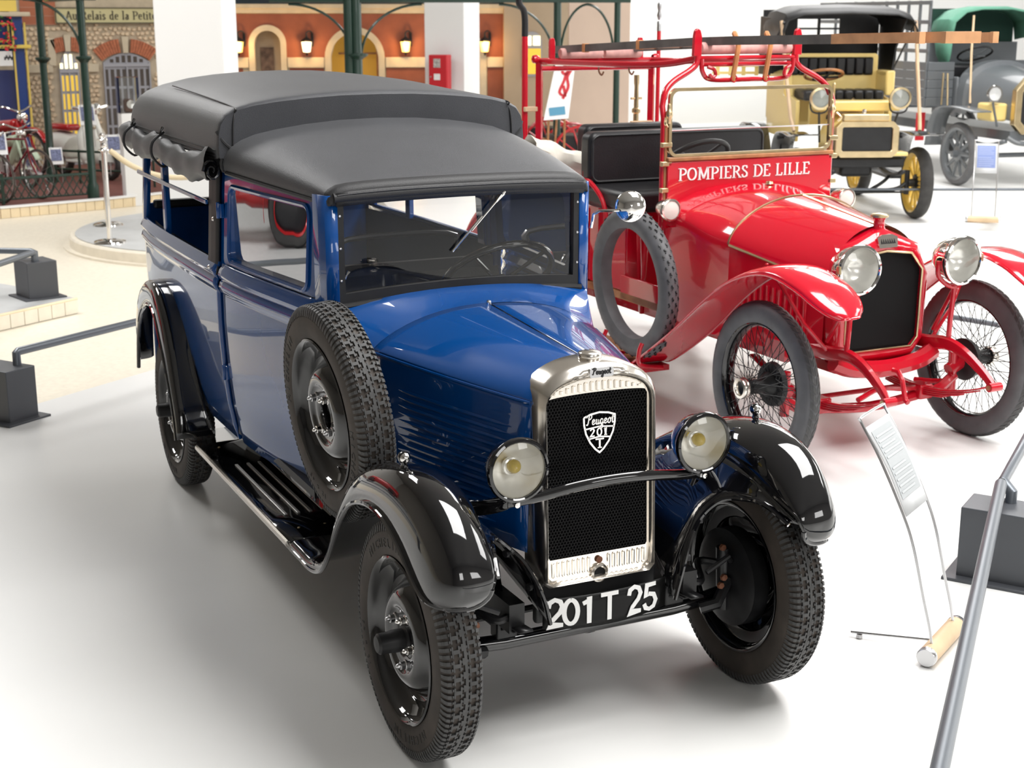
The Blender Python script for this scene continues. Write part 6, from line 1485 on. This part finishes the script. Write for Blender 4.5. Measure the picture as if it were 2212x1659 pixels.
ob('foliage', lf, mat('leaf_green', (.04, .14, .03), .6), FB, kind='stuff'); ob('blossom', fl, mat('petal_red', (.60, .02, .04), .6), FB, kind='stuff')
# ---- garden pavilion with lattice fence and tiled step
PV = struct('pavilion_platform', MB().prism([(-13.80, -3.2), (-13.78, -.116), (-14.1, 1.10), (-14.9, 3.2), (-18.6, 3.0), (-18.6, -3.2)], XY(0), FL, 0), 'podium_red', 'dark red pavilion floor edged with cream tiles', 'platform')
for (A_, B_, n) in ((Vector((-13.79, -1.6, 0)), Vector((-13.78, -.116, 0)), 12), (Vector((-13.78, -.116, 0)), Vector((-14.1, 1.10, 0)), 11), (Vector((-14.1, 1.10, 0)), Vector((-14.9, 3.2, 0)), 17)):
    d = (B_-A_); q = math.atan2(d.y, d.x); nn = Vector((d.y, -d.x, 0)).normalized(); w = d.length/n
    for i in range(n): ob('tile', MB().box(A_+d*((i+.5)/n)+nn*.008+Vector((0, 0, FL/2-.004)), (w-.006, .016, -FL-.012), R=Matrix.Rotation(q, 3, 'Z')), 'tile_cream', PV)
    ob('kerb', MB().box((A_+B_)/2+nn*(-.02)+Vector((0, 0, .004)), (d.length, .09, .02), R=Matrix.Rotation(q, 3, 'Z')), 'white_paint', PV)
PG = thing('iron_pavilion', 'dark green iron garden pavilion with lattice fence', 'pavilion', (-14.25, 0, 0))
iron_post(PG, 1.02, .048, 1.66, z0=0); pq = iron_post(PG, .86, .050, 1.60, z0=0); pq.location.x = -2.1
ob('roof_beam', MB().box((0, -.4, 2.38), (.12, 3.2, .14)), 'green_iron', PG, bev=.01); ob('roof_beam', MB().box((-1.1, 1.0, 2.38), (2.3, .10, .14)), 'green_iron', PG, bev=.01)
ob('arched_bracket', MB().tube([(0, 1.0-.62*(1-math.cos(q)), 1.66+.66*math.sin(q)) for q in frange(0, PI/2, 14)], .016, 8), 'green_iron', PG)
LF = empty('lattice_fence', PG)
f0, f1 = Vector((.32, -.9, 0)), Vector((0, 1.02, 0))
for z in (.06, .30): ob('fence_rail', MB().tube([f0+Vector((0, 0, z)), f1+Vector((0, 0, z))], .018 if z > .1 else .012, 8), 'green_iron', LF)
for i in range(22):
    a = f0.lerp(f1, i/22); b = f0.lerp(f1, min(1, (i+1.6)/22))
    ob('fence_slat', MB().tube([a+Vector((0, 0, .06)), b+Vector((0, 0, .30))], .007, 6), 'green_iron', LF); ob('fence_slat', MB().tube([a+Vector((0.01, 0, .30)), b+Vector((.01, 0, .06))], .007, 6), 'green_iron', LF)
ob('fence_post', MB().tube([f0.lerp(f1, .45), f0.lerp(f1, .45)+Vector((0, 0, .36))], .02, 8), 'green_iron', LF)
g0, g1 = Vector((-2.0, .9, 0)), Vector((-.9, 1.95, 0))
for z in (.18, .42): ob('fence_rail', MB().tube([g0+Vector((0, 0, z)), g1+Vector((0, 0, z))], .016, 8), 'green_iron', LF)
for i in range(5): ob('fence_post', MB().tube([g0.lerp(g1, i/4), g0.lerp(g1, i/4)+Vector((0, 0, .44))], .016, 8), 'green_iron', LF)
# ---- cycles
def thin_wheel(p_, R, col, x, ns=14, r=.014, tyre='rubber'):
    W = empty('wheel', p_, (x, 0, R))
    ob('tyre', MB().tube([((R-r)*math.cos(q), 0, (R-r)*math.sin(q)) for q in [2*PI*i/36 for i in range(36)]], r, 8, closed=True), tyre, W)
    ob('rim', MB().tube([((R-2.2*r)*math.cos(q), 0, (R-2.2*r)*math.sin(q)) for q in [2*PI*i/36 for i in range(36)]], r*.7, 6, closed=True), col, W)
    sp = MB()
    for i in range(ns): q = 2*PI*i/ns; sp.tube([(.02*math.cos(q+1), 0, .02*math.sin(q+1)), ((R-2*r)*math.cos(q), 0, (R-2*r)*math.sin(q))], max(.0015, r*.12), 4, cap=False)
    ob('spokes', sp, 'steel', W, kind='stuff'); ob('hub', MB().tube([(0, -.04, 0), (0, .04, 0)], .02, 10), 'steel', W)
    return W
def bicycle(loc, deg, sc_, frame_m, lab, rimcol='steel', tyre='rubber_brown'):
    B = thing('bicycle', lab, 'bicycle', loc, (0, 0, math.radians(deg)), group='old bicycles in the pavilion'); B.scale = (sc_,)*3
    thin_wheel(B, .34, rimcol, 0, tyre=tyre); thin_wheel(B, .34, rimcol, 1.04, tyre=tyre)
    f = MB(); bb = (.44, 0, .28); st = (.36, 0, .78); hd = (.80, 0, .80); hl = (.84, 0, .66)
    for a, b in ((bb, st), (st, hd), (bb, hl), ((0, .03, .34), (st[0], .02, .74)), ((0, -.03, .34), (st[0], -.02, .74)), ((0, .03, .34), bb), ((0, -.03, .34), bb), (hd, hl)): f.tube([a, b], .015, 8)
    ob('frame', f, frame_m, B); ob('fork', MB().tube(cat_spline([(.84, 0, .68), (.92, .03, .50), (1.04, .035, .34)], 4), .012, 8), frame_m, B); ob('fork', MB().tube(cat_spline([(.84, 0, .68), (.92, -.03, .50), (1.04, -.035, .34)], 4), .012, 8), frame_m, B)
    ob('handlebar', MB().tube(cat_spline([(.62, -.26, .86), (.74, -.26, .90), (.80, -.10, .92), (.80, .10, .92), (.74, .26, .90), (.62, .26, .86)], 5), .012, 8), 'chrome', B)
    ob('saddle', MB().lathe([(0, .04), (.08, .03), (.10, 0), (.06, -.03)], o=(.33, 0, .84), ax=(0, 0, 1), n=12), 'leather_black', B); ob('seat_post', MB().tube([(.355, 0, .76), (.34, 0, .84)], .013, 8), 'chrome', B)
    c = MB().lathe([(.09, -.004), (.10, 0), (.09, .004)], o=bb, ax=(0, 1, 0), n=20); c.tube([(.44, .05, .28), (.44, .06, .12), (.44, .12, .12)], .009, 6); c.tube([(.44, -.05, .28), (.44, -.06, .44), (.44, -.12, .44)], .009, 6); ob('crankset', c, 'steel', B)
    return B
mat('maroon_paint', (.17, .012, .02), .25, coat=.6); mat('mint_paint', (.50, .60, .45), .3, coat=.5); mat('bike_red', (.45, .012, .015), .25, coat=.6)
bicycle((-15.25, -.02, .0), 30, .88, 'maroon_paint', 'maroon bicycle standing behind the green lattice fence', tyre='rubber_brown')
bicycle((-15.0, -.42, .0), 26, .85, 'maroon_paint', 'maroon bicycle at the left edge beside another bicycle', tyre='rubber_brown')
def moped(loc, deg, sc_, body, lab, cat_='moped', seat='leather_black', R=.30, name='moped'):
    B = thing(name, lab, cat_, loc, (0, 0, math.radians(deg)), group='small motorcycles in the pavilion'); B.scale = (sc_,)*3
    thin_wheel(B, R, 'chrome', 0, 18, .028); thin_wheel(B, R, 'chrome', 1.16, 18, .028)
    f = MB().tube(cat_spline([(.0, 0, .42), (.20, 0, .48), (.40, 0, .36), (.62, 0, .40), (.86, 0, .68), (.92, 0, .82)], 5), [.04]*6+[.055]*8+[.075]*7+[.05]*5, 10, sx=.8); ob('frame', f, body, B)
    ob('tank', MB().tube(cat_spline([(.34, 0, .66), (.50, 0, .70), (.70, 0, .72), (.84, 0, .74)], 4), [.05]+[.09]*11+[.06], 12, sx=.9), body, B)
    ob('seat', MB().tube([(-.02, 0, .72), (.05, 0, .74), (.25, 0, .73), (.36, 0, .70)], [.05, .08, .08, .05], 10, sx=1.2), seat, B)
    for s in (-1, 1): ob('fork_leg', MB().tube([(.90, s*.06, .80), (1.16, s*.06, R)], .022, 8), body, B)
    for x in (0, 1.16): ob('mudguard', MB().grid([[(x+(R+.04)*math.cos(q), w, R+(R+.04)*math.sin(q)) for w in (-.05, 0, .05)] for q in frange(.5, 2.9, 12)]), body, B, solid=.006)
    ob('handlebar', MB().tube(cat_spline([(.78, -.30, .98), (.88, -.22, 1.0), (.92, -.06, .94), (.92, .06, .94), (.88, .22, 1.0), (.78, .30, .98)], 5), .014, 8), 'chrome', B)
    ob('headlamp', MB().lathe([(0, -.10), (.06, -.07), (.08, 0), (.07, .01), (0, .02)], o=(1.0, 0, .84), ax=(1, 0, -.1), n=18), 'chrome', B)
    ob('engine', MB().box((.46, 0, .28), (.26, .18, .22)), 'steel', B, bev=.04); ob('exhaust', MB().tube(cat_spline([(.5, .10, .24), (.3, .12, .2), (-.1, .12, .22)], 4), .025, 8), 'chrome', B)
    return B
moped((-16.6, .15, .0), 22, .80, 'mint_paint', 'pale mint green moped beside the maroon bicycle', seat='mint_paint')
moped((-17.9, .2, .0), 28, .95, 'bike_red', 'red motorcycle between the two pavilion posts', 'motorcycle', name='motorcycle', R=.34)
moped((-17.4, -.35, .0), 20, .92, 'bike_red', 'red motorcycle behind the mint green moped', 'motorcycle', name='motorcycle', R=.34)
SCO = thing('motor_scooter', 'white motor scooter parked before the grey double door', 'scooter', (-17.15, 1.15, 0), (0, 0, math.radians(25))); SCO.scale = (.92,)*3
mat('scooter_white', (.78, .78, .72), .2, coat=.6)
thin_wheel(SCO, .24, 'steel', 0, 10, .045); thin_wheel(SCO, .24, 'steel', 1.15, 10, .045)
sh_ = MB().grid([[(.82+.10*(z-.3)*-1+.06*(abs(y)/.24)**2*-1, y*(.75 if z < .35 else 1.0 if z < .8 else .55), z) for y in frange(-.24, .24, 8)] for z in (.22, .35, .5, .65, .8, .92)]); ob('leg_shield', sh_, 'scooter_white', SCO, solid=.03)
ob('floor_board', MB().box((.56, 0, .25), (.50, .36, .04)), 'scooter_white', SCO, bev=.01)
ob('rear_body', MB().tube(cat_spline([(-.32, 0, .40), (-.1, 0, .46), (.15, 0, .46), (.34, 0, .40)], 4), [.06]+[.20]*11+[.12], 14, sx=1.0), 'scooter_white', SCO); ob('saddle', MB().box((.05, 0, .72), (.55, .24, .10)), 'bike_red', SCO, bev=.04)
ob('front_fender', MB().lathe([(0, .20), (.10, .15), (.15, 0)], o=(1.12, 0, .30), ax=(.2, 0, 1), n=16), 'scooter_white', SCO); ob('steering_column', MB().tube([(1.12, 0, .3), (.82, 0, .98)], .04, 10), 'scooter_white', SCO)
ob('handlebar', MB().tube([(.74, -.30, 1.04), (.82, 0, 1.0), (.74, .30, 1.04)], .025, 8), 'chrome', SCO); ob('headlamp', MB().lathe([(0, -.08), (.07, -.04), (.08, 0), (0, .02)], o=(.90, 0, 1.02), ax=(1, 0, 0), n=16), 'chrome', SCO)
ob('badge', MB().lathe([(0, .01), (.025, .0)], o=(.82, 0, .74), ax=(1, 0, 0), n=10), 'brass', SCO)
# small sloping captions
def caption(loc, deg, lab, s=1.0):
    C_ = thing('caption_panel', lab, 'sign', loc, (0, 0, math.radians(deg)), group='small captions in the pavilion'); C_.scale = (s,)*3
    for y in (-.07, .07): ob('leg', MB().tube([(0, y, -.35), (-.02, y, 0), (-.08, y, .20)], .005, 6), 'steel', C_)
    R3 = Matrix.Rotation(-.35, 3, 'Y')
    ob('board', MB().box((-.04, 0, .06), (.010, .20, .27), R=R3), 'white_paint', C_); ob('print', MB().box((-.033, 0, .075), (.008, .16, .18), R=R3), mat('caption_print', (.16, .18, .30), .5, var=.5, vscale=40) if 'caption_print' not in MATS else 'caption_print', C_)
caption((-14.6, .02, .60), 0, 'small white caption panel beside the left edge bicycles', 1.0); caption((-15.75, 1.275, .836), 0, 'small white caption panel left of the scooter', 1.0)
caption((-15.4, 1.52, .48), 0, 'small white caption panel under the white scooter', .95); caption((-15.3, .78, .38), 0, 'small white caption panel low behind the bicycle wheel', .8)
# plinth with acrylic case
PL = thing('display_plinth', 'white plinth with clear acrylic display case', 'plinth', (-14.35, 1.52, FL)); 
ob('plinth_body', MB().box((0, 0, .56), (.22, .22, 1.12)), 'white_paint', PL, bev=.005)
cs_ = MB()
for c, d in (((.11, 0, 1.33), (.004, .23, .42)), ((-.11, 0, 1.33), (.004, .23, .42)), ((0, .115, 1.33), (.22, .004, .42)), ((0, -.115, 1.33), (.22, .004, .42)), ((0, 0, 1.54), (.225, .234, .004))): cs_.box(c, d)
ob('acrylic_case', cs_, 'glass_clear', PL, smooth=False)
MS = thing('model_engine', 'small chrome engine model inside the acrylic case', 'model', (-14.35, 1.52, FL+1.122))
ob('engine_block', MB().box((0, 0, .08), (.10, .11, .16)), 'rust', MS, bev=.02); ob('engine_flywheel', MB().lathe([(0, .02), (.05, .018), (.055, -.018), (0, -.02)], o=(.05, .02, .10), ax=(1, 0, 0), n=16), 'chrome', MS)
# ---- cluttered corner behind the red truck: carts, cycles, advertising board
def cart(loc, deg, s, lab):
    C_ = thing('hand_cart', lab, 'cart', loc, (0, 0, math.radians(deg)), group='red wheeled carts behind the truck'); C_.scale = (s,)*3
    for y in (-.34, .34):
        W = empty('wheel', C_, (0, y, .42))
        ob('rim', MB().tube([(.41*math.cos(q), 0, .41*math.sin(q)) for q in [2*PI*i/32 for i in range(32)]], .022, 8, closed=True), 'bike_red', W)
        for k in range(10): q = 2*PI*k/10; ob('spoke', MB().tube([(0, 0, 0), (.40*math.cos(q), 0, .40*math.sin(q))], .013, 6), 'bike_red', W)
        ob('hub', MB().tube([(0, -.05, 0), (0, .05, 0)], .05, 10), 'bike_red', W)
    ob('cart_body', MB().box((.05, 0, .58), (.9, .55, .24)), 'satin_black', C_, bev=.02); ob('axle', MB().tube([(0, -.34, .42), (0, .34, .42)], .02, 8), 'satin_black', C_)
    for y in (-.2, .2): ob('shaft', MB().tube([(-.3, y, .6), (-1.1, y, .72)], .018, 8), 'wood', C_)
cart((-13.3, 7.1, 0), 75, .9, 'red wheeled cart seen left of the pink wall'); cart((-14.6, 7.4, 0), 60, .9, 'red wheeled cart furthest from the truck bench')
bicycle((-12.3, 7.05, 0), 60, .95, 'bike_red', 'red bicycle standing behind the truck seats', tyre='bike_red')
bicycle((-15.6, 5.6, 0), 50, .95, 'satin_black', 'black bicycle standing before the beige wall')
bicycle((-16.4, 6.2, 0), 50, .95, 'satin_black', 'black bicycle leaning beside the advertising board')
AB = thing('advert_board', 'white advertising board with a red painted hose figure', 'sign', (-12.5, 6.40, 0), (0, 0, math.radians(-20)))
ob('board', MB().prism([(-.17, .88), (.14, .90), (.24, 1.62), (-.0, 1.62)], lambda a, b, d: (d-.12*(b-.9), a, b), 0, .02), 'white_paint', AB)
B = MB(); fa = lambda a, b, d: (.022+d-.12*(b-.9), a, b)
for pts in ([(.10, 1.54), (.14, 1.50), (.12, 1.44), (.07, 1.46), (.10, 1.54)], [(.12, 1.46), (.09, 1.36), (.03, 1.22), (.10, 1.18), (.08, 1.30)], [(.16, 1.58), (.18, 1.50), (.13, 1.40), (.14, 1.28), (.07, 1.14)]): stroke(B, [(p.x, p.y) for p in cat_spline([(a, b, 0) for a, b in pts], 4)], fa, .035, .03, .003)
ob('painted_figure', B, 'cabinet_red', AB, smooth=False)
B = MB(); stroke(B, [(-.10, .98), (.10, 1.0)], fa, .10, .10, .003); ob('painted_water', B, mat('paint_blue', (.10, .30, .45), .6), AB, smooth=False)
ob('easel_leg', MB().tube([(-.1, -.12, 0), (-.03, -.10, .92)], .014, 8), 'wood', AB); ob('easel_leg', MB().tube([(-.1, .10, 0), (-.03, .10, .92)], .014, 8), 'wood', AB); ob('easel_leg', MB().tube([(-.45, 0, 0), (-.1, .03, 1.2)], .014, 8), 'wood', AB)
# ---- car on the side platform, mirrored in the van door
DR = thing('red_roadster', 'dark red car with red rims mirrored in the van door glass', 'car', (-9.14, -5.31, 0), (0, 0, math.radians(120)))
rw = empty('wheel', DR, (0, -.62, .36))
ob('tyre', MB().lathe([(.23, -.06), (.27, -.085), (.33, -.08), (.36, -.04), (.362, 0), (.36, .04), (.33, .08), (.27, .085), (.23, .06)], n=40), 'rubber', rw)
ob('rim', MB().lathe([(.24, -.07), (.245, -.078), (.22, -.06), (.215, .0), (.22, .06)], n=40), 'bike_red', rw); ob('disc', MB().lathe([(.215, -.01), (.12, -.03), (.06, -.05), (0, -.055)], n=30), 'satin_black', rw)
for loc in ((0, .62, .36), (2.4, -.62, .36), (2.4, .62, .36)): copy_tree(rw, DR, loc, (0, 0, PI if loc[1] > 0 else 0))
for x in (0, 2.4):
    for s in (-1, 1): ob('fender', MB().grid([[(x+.48*math.cos(q), s*(.62+w), .36+.50*math.sin(q)) for w in (-.16, 0, .14)] for q in frange(-.2, .95, 14)]), 'bike_red', DR, solid=.01)
ob('body', MB().tube(cat_spline([(-.7, 0, .62), (-.2, 0, .66), (.6, 0, .70), (1.6, 0, .70), (2.5, 0, .66), (2.9, 0, .60)], 4), [.22]+[.40]*9+[.36]*6+[.30]*5, 16, sx=1.1), 'bike_red', DR)
